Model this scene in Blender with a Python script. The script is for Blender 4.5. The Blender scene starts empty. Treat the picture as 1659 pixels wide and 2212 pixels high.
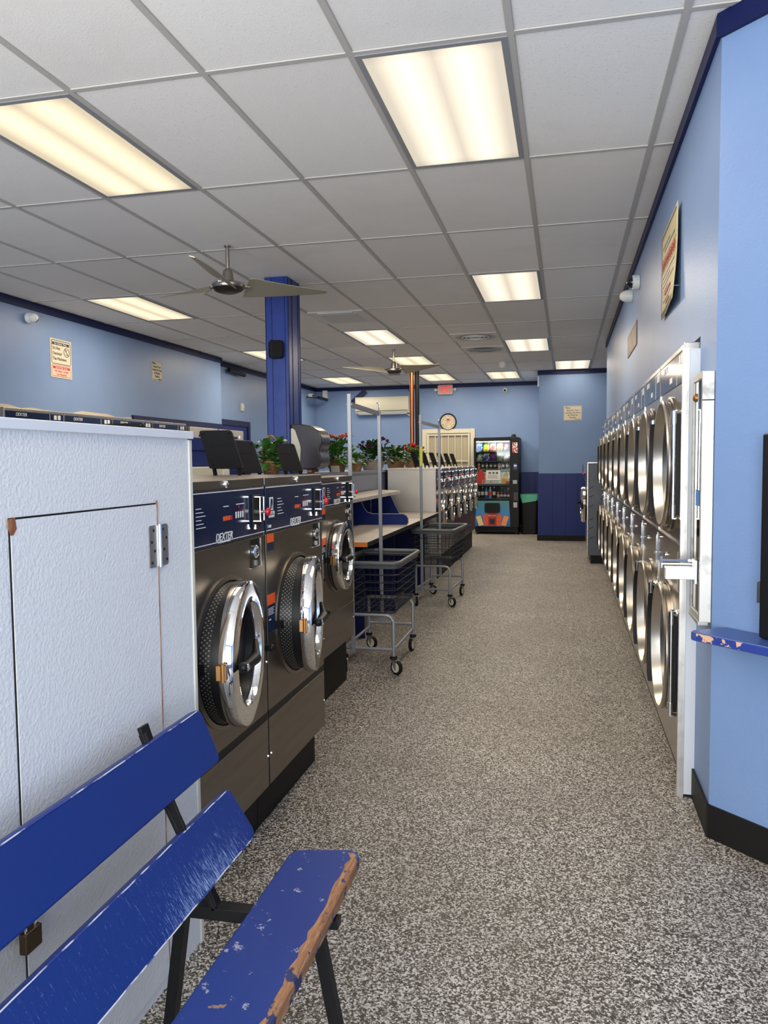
import bpy, bmesh, math, random
from math import sin, cos, pi, radians as R
from mathutils import Vector, Matrix, Euler

# ------------------------------------------------------------------ camera
C = bpy.context.scene.collection
sc = bpy.context.scene
CAMH = 1.42
cam_d = bpy.data.cameras.new('camera'); cam = bpy.data.objects.new('camera', cam_d); C.objects.link(cam)
cam_d.sensor_fit = 'VERTICAL'; cam_d.sensor_height = 36.0
cam_d.lens = 1689.3 / 2212.0 * 36.0
cam_d.clip_start = 0.05
yaw, pitch, roll = -0.22839777, -0.0642336723, -0.00997028089
cf = Vector((sin(yaw)*cos(pitch), cos(yaw)*cos(pitch), sin(pitch)))
cr0 = Vector((cos(yaw), -sin(yaw), 0)); cu0 = cr0.cross(cf)
cr = cr0*cos(roll) + cu0*sin(roll); cu = -cr0*sin(roll) + cu0*cos(roll)
cam.matrix_world = Matrix(((cr.x, cu.x, -cf.x, 0), (cr.y, cu.y, -cf.y, 0), (cr.z, cu.z, -cf.z, CAMH), (0, 0, 0, 1)))
sc.camera = cam

# ------------------------------------------------------------------ world, daylight, exposure
w = bpy.data.worlds.new('sky'); sc.world = w; w.use_nodes = True
bg = w.node_tree.nodes['Background']; bg.inputs[0].default_value = (0.80, 0.89, 1.0, 1); bg.inputs[1].default_value = 1.5
sc.view_settings.view_transform = 'Standard'; sc.view_settings.look = 'None'
sc.view_settings.exposure = 0.2; sc.view_settings.gamma = 1.0
sc.view_settings.use_curve_mapping = False
FIX_POWER = 27.0          # watts of each ceiling troffer's lamp
def area(name, loc, rot, sx, sy, watts, col, parent=None, spread=None):
    l = bpy.data.lights.new(name, 'AREA'); l.shape = 'RECTANGLE'; l.size = sx; l.size_y = sy; l.energy = watts; l.color = col
    if spread: l.spread = spread
    o = bpy.data.objects.new(name, l); C.objects.link(o); o.location = loc; o.rotation_euler = rot
    if parent: o.parent = parent
    return o
area('storefront_daylight', (-1.6, -2.35, 1.6), (R(90), 0, 0), 5.8, 2.2, 175, (0.93, 0.965, 1.0))
area('ceiling_fill', (-1.6, -2.36, 1.2), (R(128), 0, 0), 5.8, 1.5, 240, (1.0, 0.96, 0.90))  # added lamp tilted upward to brighten the ceiling

# ------------------------------------------------------------------ materials
def nmat(name, col, rough=0.5, metal=0.0, bump=None, var=None, spec=0.5, coat=0.0, emis=None, stretch=None, trans=0.0, aniso=0.0):
    """bump=(scale, strength, dist)  var=(scale, other colour, lo, hi)"""
    m = bpy.data.materials.new(name); m.use_nodes = True; nt = m.node_tree; N = nt.nodes; L = nt.links
    b = N['Principled BSDF']
    b.inputs['Base Color'].default_value = (*col, 1); b.inputs['Roughness'].default_value = rough
    b.inputs['Metallic'].default_value = metal; b.inputs['Specular IOR Level'].default_value = spec
    b.inputs['Coat Weight'].default_value = coat; b.inputs['Transmission Weight'].default_value = trans
    if aniso: b.inputs['Anisotropic'].default_value = aniso
    if emis: b.inputs['Emission Color'].default_value = (*emis[0], 1); b.inputs['Emission Strength'].default_value = emis[1]
    if bump or var:
        tc = N.new('ShaderNodeTexCoord'); vec = tc.outputs['Object']
        if stretch:
            mp = N.new('ShaderNodeMapping'); mp.inputs['Scale'].default_value = stretch; L.new(vec, mp.inputs[0]); vec = mp.outputs[0]
    if bump:
        n = N.new('ShaderNodeTexNoise'); n.inputs['Scale'].default_value = bump[0]; n.inputs['Detail'].default_value = 3; L.new(vec, n.inputs['Vector'])
        bp = N.new('ShaderNodeBump'); bp.inputs['Strength'].default_value = bump[1]; bp.inputs['Distance'].default_value = bump[2]
        L.new(n.outputs['Fac'], bp.inputs['Height']); L.new(bp.outputs[0], b.inputs['Normal'])
    if var:
        n = N.new('ShaderNodeTexNoise'); n.inputs['Scale'].default_value = var[0]; n.inputs['Detail'].default_value = 5; L.new(vec, n.inputs['Vector'])
        r = N.new('ShaderNodeValToRGB'); r.color_ramp.elements[0].position = var[2]; r.color_ramp.elements[1].position = var[3]
        r.color_ramp.elements[0].color = (*col, 1); r.color_ramp.elements[1].color = (*var[1], 1)
        L.new(n.outputs['Fac'], r.inputs[0]); L.new(r.outputs[0], b.inputs['Base Color'])
    return m
def srgb(r, g, b):
    f = lambda c: (c/255/12.92) if c/255 <= 0.04045 else ((c/255+0.055)/1.055)**2.4
    return (f(r), f(g), f(b))
M = {}
M['wall'] = nmat('light_blue_paint', srgb(116, 142, 183), 0.42, bump=(90, 0.25, 0.004), var=(2.2, srgb(112, 138, 180), 0.4, 0.7), spec=0.35)
M['navy'] = nmat('navy_gloss_paint', srgb(24, 40, 104), 0.36, bump=(40, 0.15, 0.003), spec=0.22)
M['navy_dk'] = nmat('dark_navy_paint', srgb(18, 27, 72), 0.45, bump=(40, 0.15, 0.003), spec=0.2)
M['colblue'] = nmat('royal_blue_column_paint', srgb(38, 62, 138), 0.3, spec=0.4, bump=(30, 0.2, 0.004), var=(9, srgb(33, 55, 126), 0.4, 0.7))
M['black'] = nmat('black_plastic', (0.007, 0.007, 0.008), 0.42, spec=0.25)
M['blackm'] = nmat('black_painted_steel', (0.008, 0.008, 0.009), 0.45, spec=0.25, bump=(60, 0.2, 0.002))
M['lid'] = nmat('charcoal_moulded_plastic', (0.009, 0.009, 0.010), 0.6, bump=(140, 0.2, 0.002), spec=0.12)
M['rubber'] = nmat('black_vinyl_base', (0.010, 0.009, 0.009), 0.55, spec=0.2)
M['steel'] = nmat('brushed_stainless_front', (0.28, 0.25, 0.215), 0.36, 1.0, bump=(35, 0.12, 0.002), stretch=(1, 1, 14), var=(1.5, (0.23, 0.20, 0.17), 0.35, 0.75))
M['steel_b'] = nmat('bright_brushed_stainless', (0.50, 0.46, 0.41), 0.25, 1.0, bump=(60, 0.1, 0.002), stretch=(1, 1, 12))
M['steel_dish'] = nmat('spun_stainless_door', (0.56, 0.525, 0.47), 0.28, 1.0, bump=(40, 0.08, 0.002))
M['steel_d'] = nmat('dryer_front_stainless', (0.40, 0.375, 0.34), 0.24, 1.0, bump=(35, 0.08, 0.002), stretch=(1, 1, 12))
M['steel_p'] = nmat('stainless_side_panel', (0.66, 0.62, 0.55), 0.38, 1.0, var=(1.2, (0.5, 0.46, 0.4), 0.4, 0.7))
M['chrome'] = nmat('polished_chrome', (0.86, 0.86, 0.87), 0.06, 1.0)
M['alu'] = nmat('dull_aluminium', (0.62, 0.61, 0.59), 0.35, 0.9, var=(14, (0.4, 0.39, 0.37), 0.5, 0.8))
M['galv'] = nmat('worn_galvanised_steel', (0.56, 0.55, 0.52), 0.45, 0.55, var=(18, (0.3, 0.29, 0.27), 0.52, 0.75))
M['nickel'] = nmat('brushed_nickel', (0.42, 0.38, 0.35), 0.3, 1.0)
M['blade'] = nmat('taupe_fan_blade', srgb(150, 145, 128), 0.42, 0.35)
M['greysteel'] = nmat('grey_painted_tube', srgb(140, 143, 150), 0.35, 0.3)
M['rimgrey'] = nmat('grey_plastic_rim', srgb(88, 92, 96), 0.45)
M['wire'] = nmat('dark_coated_wire', (0.014, 0.016, 0.026), 0.45, spec=0.25)
M['panelblue'] = nmat('navy_control_panel_film', srgb(18, 34, 66), 0.16, spec=0.6)
M['white'] = nmat('white_plastic', srgb(225, 225, 222), 0.4)
M['cream'] = nmat('cream_plastic', srgb(205, 203, 185), 0.45)
M['paperc'] = nmat('sign_board_cream', srgb(205, 198, 178), 0.6)
M['ink'] = nmat('black_ink', (0.015, 0.015, 0.017), 0.6)
M['redink'] = nmat('red_ink', srgb(175, 40, 35), 0.6)
M['pinkp'] = nmat('pale_peach_print', srgb(232, 190, 170), 0.6)
M['whiteink'] = nmat('white_ink', (0.8, 0.8, 0.8), 0.6)
M['orange'] = nmat('orange_sticker', srgb(235, 90, 30), 0.5)
M['red'] = nmat('red_plastic_knob', srgb(200, 20, 35), 0.3)
M['brass'] = nmat('brass_hinge', srgb(176, 130, 80), 0.35, 0.8)
M['copper'] = nmat('copper_pipe', srgb(196, 116, 70), 0.3, 1.0)
M['smoke'] = nmat('smoky_dark_plastic', (0.045, 0.038, 0.038), 0.2, spec=0.35)
M['lam'] = nmat('worn_grey_laminate', srgb(176, 168, 160), 0.35, var=(5, srgb(160, 152, 144), 0.4, 0.7))
M['orangewood'] = nmat('orange_wood_edge', srgb(190, 110, 50), 0.45)
M['kraft'] = nmat('brown_paper', srgb(165, 120, 88), 0.85)
M['leaf'] = nmat('green_leaf', srgb(74, 130, 52), 0.42, var=(12, srgb(40, 84, 32), 0.35, 0.7))
M['leafd'] = nmat('dark_green_leaf', srgb(52, 96, 42), 0.45, var=(12, srgb(28, 58, 26), 0.35, 0.7))
M['purple'] = nmat('dark_purple_petal', srgb(92, 34, 84), 0.55)
M['pink'] = nmat('salmon_petal', srgb(225, 130, 110), 0.6)
M['redp'] = nmat('red_petal', srgb(195, 30, 35), 0.55)
M['whitep'] = nmat('white_petal', srgb(235, 235, 225), 0.6)
M['hinge'] = nmat('satin_hinge_steel', (0.36, 0.35, 0.34), 0.4, 0.75)
M['blackglass'] = nmat('dark_door_glass', (0.01, 0.011, 0.014), 0.04, spec=0.8)
M['drumholes'] = None
def glass(name, col=(1, 1, 1), mixf=0.10):
    m = bpy.data.materials.new(name); m.use_nodes = True; nt = m.node_tree; N = nt.nodes; L = nt.links
    N.remove(N['Principled BSDF']); t = N.new('ShaderNodeBsdfTransparent'); t.inputs[0].default_value = (*col, 1)
    g = N.new('ShaderNodeBsdfGlossy'); g.inputs['Roughness'].default_value = 0.03
    f = N.new('ShaderNodeFresnel'); f.inputs[0].default_value = 1.5
    mx = N.new('ShaderNodeMixShader'); L.new(f.outputs[0], mx.inputs[0]); L.new(t.outputs[0], mx.inputs[1]); L.new(g.outputs[0], mx.inputs[2])
    L.new(mx.outputs[0], N['Material Output'].inputs[0]); return m
M['glass'] = glass('clear_glass', (0.92, 0.96, 0.95))

def node_mat(name):
    m = bpy.data.materials.new(name); m.use_nodes = True
    return m, m.node_tree.nodes, m.node_tree.links, m.node_tree.nodes['Principled BSDF']
def ramp(N, L, src, stops, interp='LINEAR'):
    r = N.new('ShaderNodeValToRGB'); r.color_ramp.interpolation = interp
    e = r.color_ramp.elements
    while len(e) < len(stops): e.new(0.5)
    for k, (p, c) in enumerate(stops): e[k].position = p; e[k].color = (*c, 1)
    L.new(src, r.inputs[0]); return r.outputs[0]
def mixc(N, L, fac, a, b, mode='MIX'):
    x = N.new('ShaderNodeMix'); x.data_type = 'RGBA'; x.blend_type = mode
    for s, v in ((x.inputs[0], fac), (x.inputs[6], a), (x.inputs[7], b)):
        if isinstance(v, (int, float)): s.default_value = v
        elif isinstance(v, tuple): s.default_value = (*v, 1)
        else: L.new(v, s)
    return x.outputs[2]
def math_(N, L, op, a, b=None, c=None):
    x = N.new('ShaderNodeMath'); x.operation = op
    for s, v in zip(x.inputs, (a, b, c)):
        if v is None: continue
        if isinstance(v, (int, float)): s.default_value = v
        else: L.new(v, s)
    return x.outputs[0]
def noise(N, L, vec, scale, detail=3, rough=0.5, scl=None):
    if scl:
        mp = N.new('ShaderNodeMapping'); mp.inputs['Scale'].default_value = scl; L.new(vec, mp.inputs[0]); vec = mp.outputs[0]
    n = N.new('ShaderNodeTexNoise'); n.inputs['Scale'].default_value = scale; n.inputs['Detail'].default_value = detail
    n.inputs['Roughness'].default_value = rough; L.new(vec, n.inputs['Vector']); return n.outputs['Fac']

# speckled epoxy flake floor
m, N, L, b = node_mat('speckled_flake_floor'); tc = N.new('ShaderNodeTexCoord'); V = tc.outputs['Object']
vo = N.new('ShaderNodeTexVoronoi'); vo.inputs['Scale'].default_value = 200; L.new(V, vo.inputs['Vector'])
sep = N.new('ShaderNodeSeparateColor'); L.new(vo.outputs['Color'], sep.inputs[0])
n2 = noise(N, L, V, 120, 4, 0.75)
f = math_(N, L, 'ADD', math_(N, L, 'MULTIPLY', sep.outputs[0], 0.62), math_(N, L, 'MULTIPLY', n2, 0.38))
c = ramp(N, L, f, [(0.0, (0.006, 0.005, 0.005)), (0.36, (0.015, 0.013, 0.012)), (0.45, (0.11, 0.098, 0.086)), (0.55, (0.24, 0.218, 0.19)), (0.65, (0.50, 0.47, 0.43)), (0.76, (0.68, 0.655, 0.62))])
big = noise(N, L, V, 1.3, 4, 0.6)
c = mixc(N, L, ramp(N, L, big, [(0.35, (0.35,)*3), (0.7, (0.0,)*3)]), c, (0.115, 0.092, 0.066), 'MIX')
stain = noise(N, L, V, 3.1, 5, 0.7)
c = mixc(N, L, ramp(N, L, stain, [(0.66, (0,)*3), (0.76, (0.55,)*3)]), c, (0.06, 0.048, 0.038), 'MIX')
L.new(c, b.inputs['Base Color']); b.inputs['Roughness'].default_value = 0.52
bp = N.new('ShaderNodeBump'); bp.inputs['Strength'].default_value = 0.35; bp.inputs['Distance'].default_value = 0.002; L.new(f, bp.inputs['Height']); L.new(bp.outputs[0], b.inputs['Normal'])
M['floor'] = m

# acoustic ceiling tiles, value varies tile by tile
GX0, GY0, TW, TL, CZ = -0.2045, 3.0, 0.6096, 1.2192, 2.985
m, N, L, b = node_mat('acoustic_ceiling_tile'); tc = N.new('ShaderNodeTexCoord'); V = tc.outputs['Object']
sx = N.new('ShaderNodeSeparateXYZ'); L.new(V, sx.inputs[0])
u = math_(N, L, 'DIVIDE', math_(N, L, 'SUBTRACT', sx.outputs[0], GX0), TW)
v = math_(N, L, 'DIVIDE', math_(N, L, 'SUBTRACT', sx.outputs[1], GY0), TL)
cb = N.new('ShaderNodeCombineXYZ'); L.new(math_(N, L, 'FLOOR', u), cb.inputs[0]); L.new(math_(N, L, 'FLOOR', v), cb.inputs[1])
wn = N.new('ShaderNodeTexWhiteNoise'); wn.noise_dimensions = '2D'; L.new(cb.outputs[0], wn.inputs['Vector'])
base = ramp(N, L, wn.outputs['Value'], [(0.0, (0.80, 0.775, 0.745)), (0.6, (0.86, 0.84, 0.81)), (1.0, (0.90, 0.88, 0.85))])
fis = noise(N, L, V, 55, 4, 0.6, (1.0, 3.2, 1))
fm = ramp(N, L, fis, [(0.63, (0,)*3), (0.68, (1,)*3)])
mask = math_(N, L, 'MULTIPLY', fm, math_(N, L, 'MULTIPLY', wn.outputs['Value'], 0.85))
base = mixc(N, L, math_(N, L, 'MULTIPLY', mask, 0.35), base, (0.2, 0.19, 0.18))
eu = math_(N, L, 'ABSOLUTE', math_(N, L, 'SUBTRACT', math_(N, L, 'FRACT', u), 0.5)); ev = math_(N, L, 'ABSOLUTE', math_(N, L, 'SUBTRACT', math_(N, L, 'FRACT', v), 0.5))
gr = noise(N, L, V, 1.1, 4, 0.65)
base = mixc(N, L, ramp(N, L, gr, [(0.52, (0,)*3), (0.8, (0.45,)*3)]), base, (0.68, 0.65, 0.61))
ed = math_(N, L, 'MAXIMUM', ramp(N, L, eu, [(0.472, (0,)*3), (0.48, (1,)*3)]), ramp(N, L, ev, [(0.4855, (0,)*3), (0.49, (1,)*3)]))
base = mixc(N, L, math_(N, L, 'MULTIPLY', ed, 0.6), base, (0.08, 0.075, 0.07))
L.new(base, b.inputs['Base Color']); b.inputs['Roughness'].default_value = 0.85
hb = noise(N, L, V, 150, 3, 0.6)
hh = math_(N, L, 'SUBTRACT', math_(N, L, 'MULTIPLY', hb, 0.5), math_(N, L, 'MULTIPLY', mask, 1.0))
bp = N.new('ShaderNodeBump'); bp.inputs['Strength'].default_value = 0.5; bp.inputs['Distance'].default_value = 0.003; L.new(hh, bp.inputs['Height']); L.new(bp.outputs[0], b.inputs['Normal'])
M['ceil'] = m

# perforated black rubber and steel look for the washer door boot
m, N, L, b = node_mat('perforated_dark_boot'); tc = N.new('ShaderNodeTexCoord')
sp = N.new('ShaderNodeSeparateXYZ'); L.new(tc.outputs['Object'], sp.inputs[0])
ang = math_(N, L, 'MULTIPLY', math_(N, L, 'ARCTAN2', sp.outputs[2], sp.outputs[1]), 0.24)
p_ = math_(N, L, 'ADD', ang, sp.outputs[0]); q_ = math_(N, L, 'SUBTRACT', ang, sp.outputs[0])
def cell(k): return math_(N, L, 'ABSOLUTE', math_(N, L, 'SUBTRACT', math_(N, L, 'FRACT', math_(N, L, 'MULTIPLY', k, 62.0)), 0.5))
c = ramp(N, L, math_(N, L, 'MAXIMUM', cell(p_), cell(q_)), [(0.15, (0.20, 0.195, 0.185)), (0.24, (0.008, 0.008, 0.008))])
L.new(c, b.inputs['Base Color']); b.inputs['Roughness'].default_value = 0.35; b.inputs['Metallic'].default_value = 0.3
M['boot'] = m
# textured white board (fibreglass panel)
M['frp'] = nmat('white_pebbled_panel', srgb(228, 230, 231), 0.5, bump=(120, 0.5, 0.004), var=(1.6, srgb(219, 221, 223), 0.42, 0.75))
M['frpedge'] = nmat('cream_edge_trim', srgb(214, 212, 200), 0.5)
# bench paint: blue with scuffs
def bench_mat(name, mode):
    m, N, L, b = node_mat(name); tc = N.new('ShaderNodeTexCoord'); V = tc.outputs['Object']
    sp = N.new('ShaderNodeSeparateXYZ'); L.new(V, sp.inputs[0])
    blue = srgb(20, 54, 124)
    c = mixc(N, L, noise(N, L, V, 3, 3), blue, srgb(28, 48, 118))
    fine = noise(N, L, V, 260, 4, 0.7)
    if mode == 'lower':   # a scratched patch towards the lower edge of the far end
        streak = noise(N, L, V, 30, 5, 0.8, (1, 9, 1.2))
        dy = math_(N, L, 'SUBTRACT', sp.outputs[1], 0.50); my = math_(N, L, 'SUBTRACT', 1.0, math_(N, L, 'MULTIPLY', math_(N, L, 'MULTIPLY', dy, dy), 16.0))
        mz = math_(N, L, 'MULTIPLY', math_(N, L, 'SUBTRACT', 0.540, sp.outputs[2]), 9.0)
        k = math_(N, L, 'ADD', math_(N, L, 'MULTIPLY', math_(N, L, 'MAXIMUM', my, 0.0), math_(N, L, 'MAXIMUM', mz, 0.0)), 0.0)
        s = math_(N, L, 'MULTIPLY', streak, math_(N, L, 'ADD', 0.62, math_(N, L, 'MULTIPLY', k, 0.30)))
        s = math_(N, L, 'ADD', s, math_(N, L, 'MULTIPLY', fine, 0.16))
        c = mixc(N, L, ramp(N, L, s, [(0.46, (0,)*3), (0.56, (0.9,)*3)]), c, srgb(150, 175, 215))
    if mode == 'seat':
        chips = noise(N, L, V, 24, 6, 0.75)
        c = mixc(N, L, ramp(N, L, chips, [(0.625, (0,)*3), (0.64, (1,)*3)]), c, srgb(150, 150, 165))
        wood = noise(N, L, V, 9, 4, 0.6)
        c = mixc(N, L, ramp(N, L, wood, [(0.69, (0,)*3), (0.70, (1,)*3)]), c, srgb(140, 112, 90))
    L.new(c, b.inputs['Base Color']); b.inputs['Roughness'].default_value = 0.42; b.inputs['Specular IOR Level'].default_value = 0.28
    bp = N.new('ShaderNodeBump'); bp.inputs['Strength'].default_value = 0.12; bp.inputs['Distance'].default_value = 0.003
    L.new(noise(N, L, V, 45, 4), bp.inputs['Height']); L.new(bp.outputs[0], b.inputs['Normal'])
    return m
M['bench_u'] = bench_mat('blue_bench_paint', 'plain'); M['bench_l'] = bench_mat('scuffed_blue_bench_paint', 'lower'); M['bench_s'] = bench_mat('chipped_blue_seat_paint', 'seat')
m, N, L, b = node_mat('worn_bare_wood_edge'); tc = N.new('ShaderNodeTexCoord'); V = tc.outputs['Object']
g = noise(N, L, V, 40, 5, 0.7, (3, 0.35, 3))
c = ramp(N, L, g, [(0.25, srgb(90, 58, 38)), (0.5, srgb(150, 104, 70)), (0.75, srgb(196, 152, 110))])
p = noise(N, L, V, 14, 4, 0.7, (1, 0.6, 1))
c = mixc(N, L, ramp(N, L, p, [(0.55, (0,)*3), (0.58, (1,)*3)]), c, srgb(34, 44, 90))
L.new(c, b.inputs['Base Color']); b.inputs['Roughness'].default_value = 0.7; M['barewood'] = m
m, N, L, b = node_mat('chipped_shelf_edge'); tc = N.new('ShaderNodeTexCoord'); V = tc.outputs['Object']
p = noise(N, L, V, 22, 4, 0.6)
c = mixc(N, L, ramp(N, L, p, [(0.57, (0,)*3), (0.585, (1,)*3)]), srgb(40, 60, 140), srgb(216, 172, 140))
L.new(c, b.inputs['Base Color']); b.inputs['Roughness'].default_value = 0.45; M['chipedge'] = m
m, N, L, b = node_mat('woven_wicker'); tc = N.new('ShaderNodeTexCoord')
wv = N.new('ShaderNodeTexWave'); wv.bands_direction = 'Z'; wv.inputs['Scale'].default_value = 28; wv.inputs['Distortion'].default_value = 3; wv.inputs['Detail Scale'].default_value = 6; L.new(tc.outputs['Object'], wv.inputs[0])
c = ramp(N, L, wv.outputs['Fac'], [(0.2, srgb(110, 70, 38)), (0.7, srgb(200, 155, 105))]); L.new(c, b.inputs['Base Color'])
bp = N.new('ShaderNodeBump'); bp.inputs['Strength'].default_value = 0.8; bp.inputs['Distance'].default_value = 0.006; L.new(wv.outputs['Fac'], bp.inputs['Height']); L.new(bp.outputs[0], b.inputs['Normal']); b.inputs['Roughness'].default_value = 0.7
M['wicker'] = m
# troffer diffuser: two fluorescent tubes glow through prismatic plastic
def diffuser_mat(name, colour, strength):
    m, N, L, b = node_mat(name); tc = N.new('ShaderNodeTexCoord'); sp = N.new('ShaderNodeSeparateXYZ'); L.new(tc.outputs['Object'], sp.inputs[0])
    ax = math_(N, L, 'ABSOLUTE', sp.outputs[0]); d = math_(N, L, 'ABSOLUTE', math_(N, L, 'SUBTRACT', ax, 0.115))
    s = ramp(N, L, math_(N, L, 'MULTIPLY', d, 5.0), [(0.0, (1.0,)*3), (0.3, (0.82,)*3), (0.62, (0.52,)*3), (1.0, (0.50,)*3)])
    ay = math_(N, L, 'ABSOLUTE', sp.outputs[1]); e = ramp(N, L, ay, [(0.5, (1.0,)*3), (0.60, (0.72,)*3)])
    st = math_(N, L, 'MULTIPLY', math_(N, L, 'MULTIPLY', s, e), strength)
    b.inputs['Base Color'].default_value = (0.25, 0.23, 0.19, 1); b.inputs['Emission Color'].default_value = (*colour, 1); L.new(st, b.inputs['Emission Strength']); b.inputs['Roughness'].default_value = 0.5
    return m
M['diff'] = diffuser_mat('warm_prismatic_diffuser', (1.0, 0.84, 0.57), 1.12)
M['diff2'] = diffuser_mat('neutral_prismatic_diffuser', (1.0, 0.88, 0.70), 1.12)

# ------------------------------------------------------------------ mesh builder
class MB:
    def __init__(s): s.v = []; s.f = []; s.m = []
    def add(s, vs, fs, m=0):
        o = len(s.v); s.v += [tuple(v) for v in vs]; s.f += [[o+i for i in f] for f in fs]; s.m += [m]*len(fs); return s
    def box(s, x0, x1, y0, y1, z0, z1, m=0):
        vs = [(x, y, z) for x in (x0, x1) for y in (y0, y1) for z in (z0, z1)]
        return s.add(vs, [(0, 1, 3, 2), (4, 6, 7, 5), (0, 4, 5, 1), (2, 3, 7, 6), (0, 2, 6, 4), (1, 5, 7, 3)], m)
    def bar(s, p0, p1, w, h, m=0, up=(0, 0, 1)):
        p0, p1 = Vector(p0), Vector(p1); d = (p1-p0).normalized(); up = Vector(up)
        if abs(d.dot(up)) > 0.98: up = Vector((1, 0, 0))
        a = d.cross(up).normalized(); b = a.cross(d)
        vs = [p + a*i*w/2 + b*j*h/2 for p in (p0, p1) for i, j in ((-1, -1), (1, -1), (1, 1), (-1, 1))]
        return s.add(vs, [(3, 2, 1, 0), (4, 5, 6, 7), (0, 1, 5, 4), (1, 2, 6, 5), (2, 3, 7, 6), (3, 0, 4, 7)], m)
    def tube(s, pts, r, n=8, m=0, closed=False):
        pts = [Vector(p) for p in pts]; k = len(pts); rings = []
        prev = None
        for i, p in enumerate(pts):
            if closed: d = (pts[(i+1) % k]-pts[i-1]).normalized()
            else: d = (pts[min(i+1, k-1)]-pts[max(i-1, 0)]).normalized()
            if prev is None:
                up = Vector((0, 0, 1)) if abs(d.z) < 0.9 else Vector((1, 0, 0)); a = d.cross(up).normalized()
            else: a = (prev - d*prev.dot(d)).normalized()
            prev = a; b = d.cross(a); rr = r[i] if isinstance(r, (list, tuple)) else r
            rings.append([p + (a*cos(2*pi*j/n)+b*sin(2*pi*j/n))*rr for j in range(n)])
        fs = []
        for i in range(k if closed else k-1):
            for j in range(n):
                a0 = i*n+j; a1 = i*n+(j+1) % n; b0 = ((i+1) % k)*n+j; b1 = ((i+1) % k)*n+(j+1) % n; fs.append((a0, a1, b1, b0))
        if not closed: fs += [tuple(reversed(range(n))), tuple((k-1)*n+j for j in range(n))]
        return s.add([q for rg in rings for q in rg], fs, m)
    def cyl(s, p0, p1, r, n=16, m=0): return s.tube([p0, p1], r, n, m)
    def lathe(s, prof, o=(0, 0, 0), axis='z', n=32, m=0, caps=True):
        """prof: list of (radius, height along axis)"""
        o = Vector(o); A = {'z': (Vector((1, 0, 0)), Vector((0, 1, 0)), Vector((0, 0, 1))), 'x': (Vector((0, 1, 0)), Vector((0, 0, 1)), Vector((1, 0, 0))), 'y': (Vector((0, 0, 1)), Vector((1, 0, 0)), Vector((0, 1, 0)))}[axis] if isinstance(axis, str) else axis
        vs = [o + A[2]*h + (A[0]*cos(2*pi*j/n)+A[1]*sin(2*pi*j/n))*r for r, h in prof for j in range(n)]
        fs = [(i*n+j, i*n+(j+1) % n, (i+1)*n+(j+1) % n, (i+1)*n+j) for i in range(len(prof)-1) for j in range(n)]
        if caps: fs += [tuple(reversed(range(n))), tuple((len(prof)-1)*n+j for j in range(n))]
        return s.add(vs, fs, m)
    def prism(s, pts, f, d0, d1, m=0):
        """pts 2-D outline, f(a,b,d)->3-D"""
        n = len(pts); vs = [f(a, b, d) for d in (d0, d1) for a, b in pts]
        return s.add(vs, [tuple(reversed(range(n))), tuple(range(n, 2*n))] + [(i, (i+1) % n, n+(i+1) % n, n+i) for i in range(n)], m)
    def sphere(s, c, r, n=12, m=0, sc=(1, 1, 1)):
        c = Vector(c); rows = n//2; vs = []; fs = []
        for i in range(rows+1):
            t = pi*i/rows
            for j in range(n):
                a = 2*pi*j/n; vs.append(c+Vector((sin(t)*cos(a)*r*sc[0], sin(t)*sin(a)*r*sc[1], cos(t)*r*sc[2])))
        for i in range(rows):
            for j in range(n): fs.append((i*n+j, (i+1)*n+j, (i+1)*n+(j+1) % n, i*n+(j+1) % n))
        return s.add(vs, fs, m)
    def build(s, name, mats, parent=None, bevel=0, seg=2, smooth=40, off=(0, 0, 0)):
        me = bpy.data.meshes.new(name); off = Vector(off)
        me.from_pydata([tuple(Vector(v)-off) for v in s.v], [], s.f); me.polygons.foreach_set('material_index', s.m)
        for k in (mats if isinstance(mats, (list, tuple)) else [mats]): me.materials.append(M[k] if isinstance(k, str) else k)
        bm = bmesh.new(); bm.from_mesh(me); bmesh.ops.remove_doubles(bm, verts=bm.verts, dist=1e-6)
        bmesh.ops.dissolve_degenerate(bm, dist=1e-7, edges=bm.edges); bmesh.ops.recalc_face_normals(bm, faces=bm.faces); bm.to_mesh(me); bm.free()
        me.shade_smooth(); me.set_sharp_from_angle(angle=R(smooth))
        o = bpy.data.objects.new(name, me); C.objects.link(o)
        if parent: o.parent = parent
        if bevel:
            b = o.modifiers.new('bevel', 'BEVEL'); b.width = bevel; b.segments = seg; b.limit_method = 'ANGLE'; b.angle_limit = R(50); b.harden_normals = True
        return o
def rrect(a0, a1, b0, b1, r, n=5):
    out = []
    for cx, cy, s in ((a1-r, b1-r, 0), (a0+r, b1-r, 1), (a0+r, b0+r, 2), (a1-r, b0+r, 3)):
        for k in range(n+1): t = (s + k/n)*pi/2; out.append((cx+r*cos(t), cy+r*sin(t)))
    return out
XZ = lambda a, b, d: (a, d, b); YZ = lambda a, b, d: (d, a, b); XY = lambda a, b, d: (a, b, d)
def thing(name, label, cat, loc=(0, 0, 0), rotz=0, group=None):
    o = bpy.data.objects.new(name, None); C.objects.link(o); o.empty_display_size = 0.1
    o.location = loc; o.rotation_euler = (0, 0, rotz); o['label'] = label; o['category'] = cat
    if group: o['group'] = group
    return o
def tag(o, label, cat, group=None):
    o['label'] = label; o['category'] = cat
    if group: o['group'] = group
    return o
def struct(o): o['kind'] = 'structure'; return o
def kids(o): return [c for c in C.objects if c.parent == o]
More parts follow.
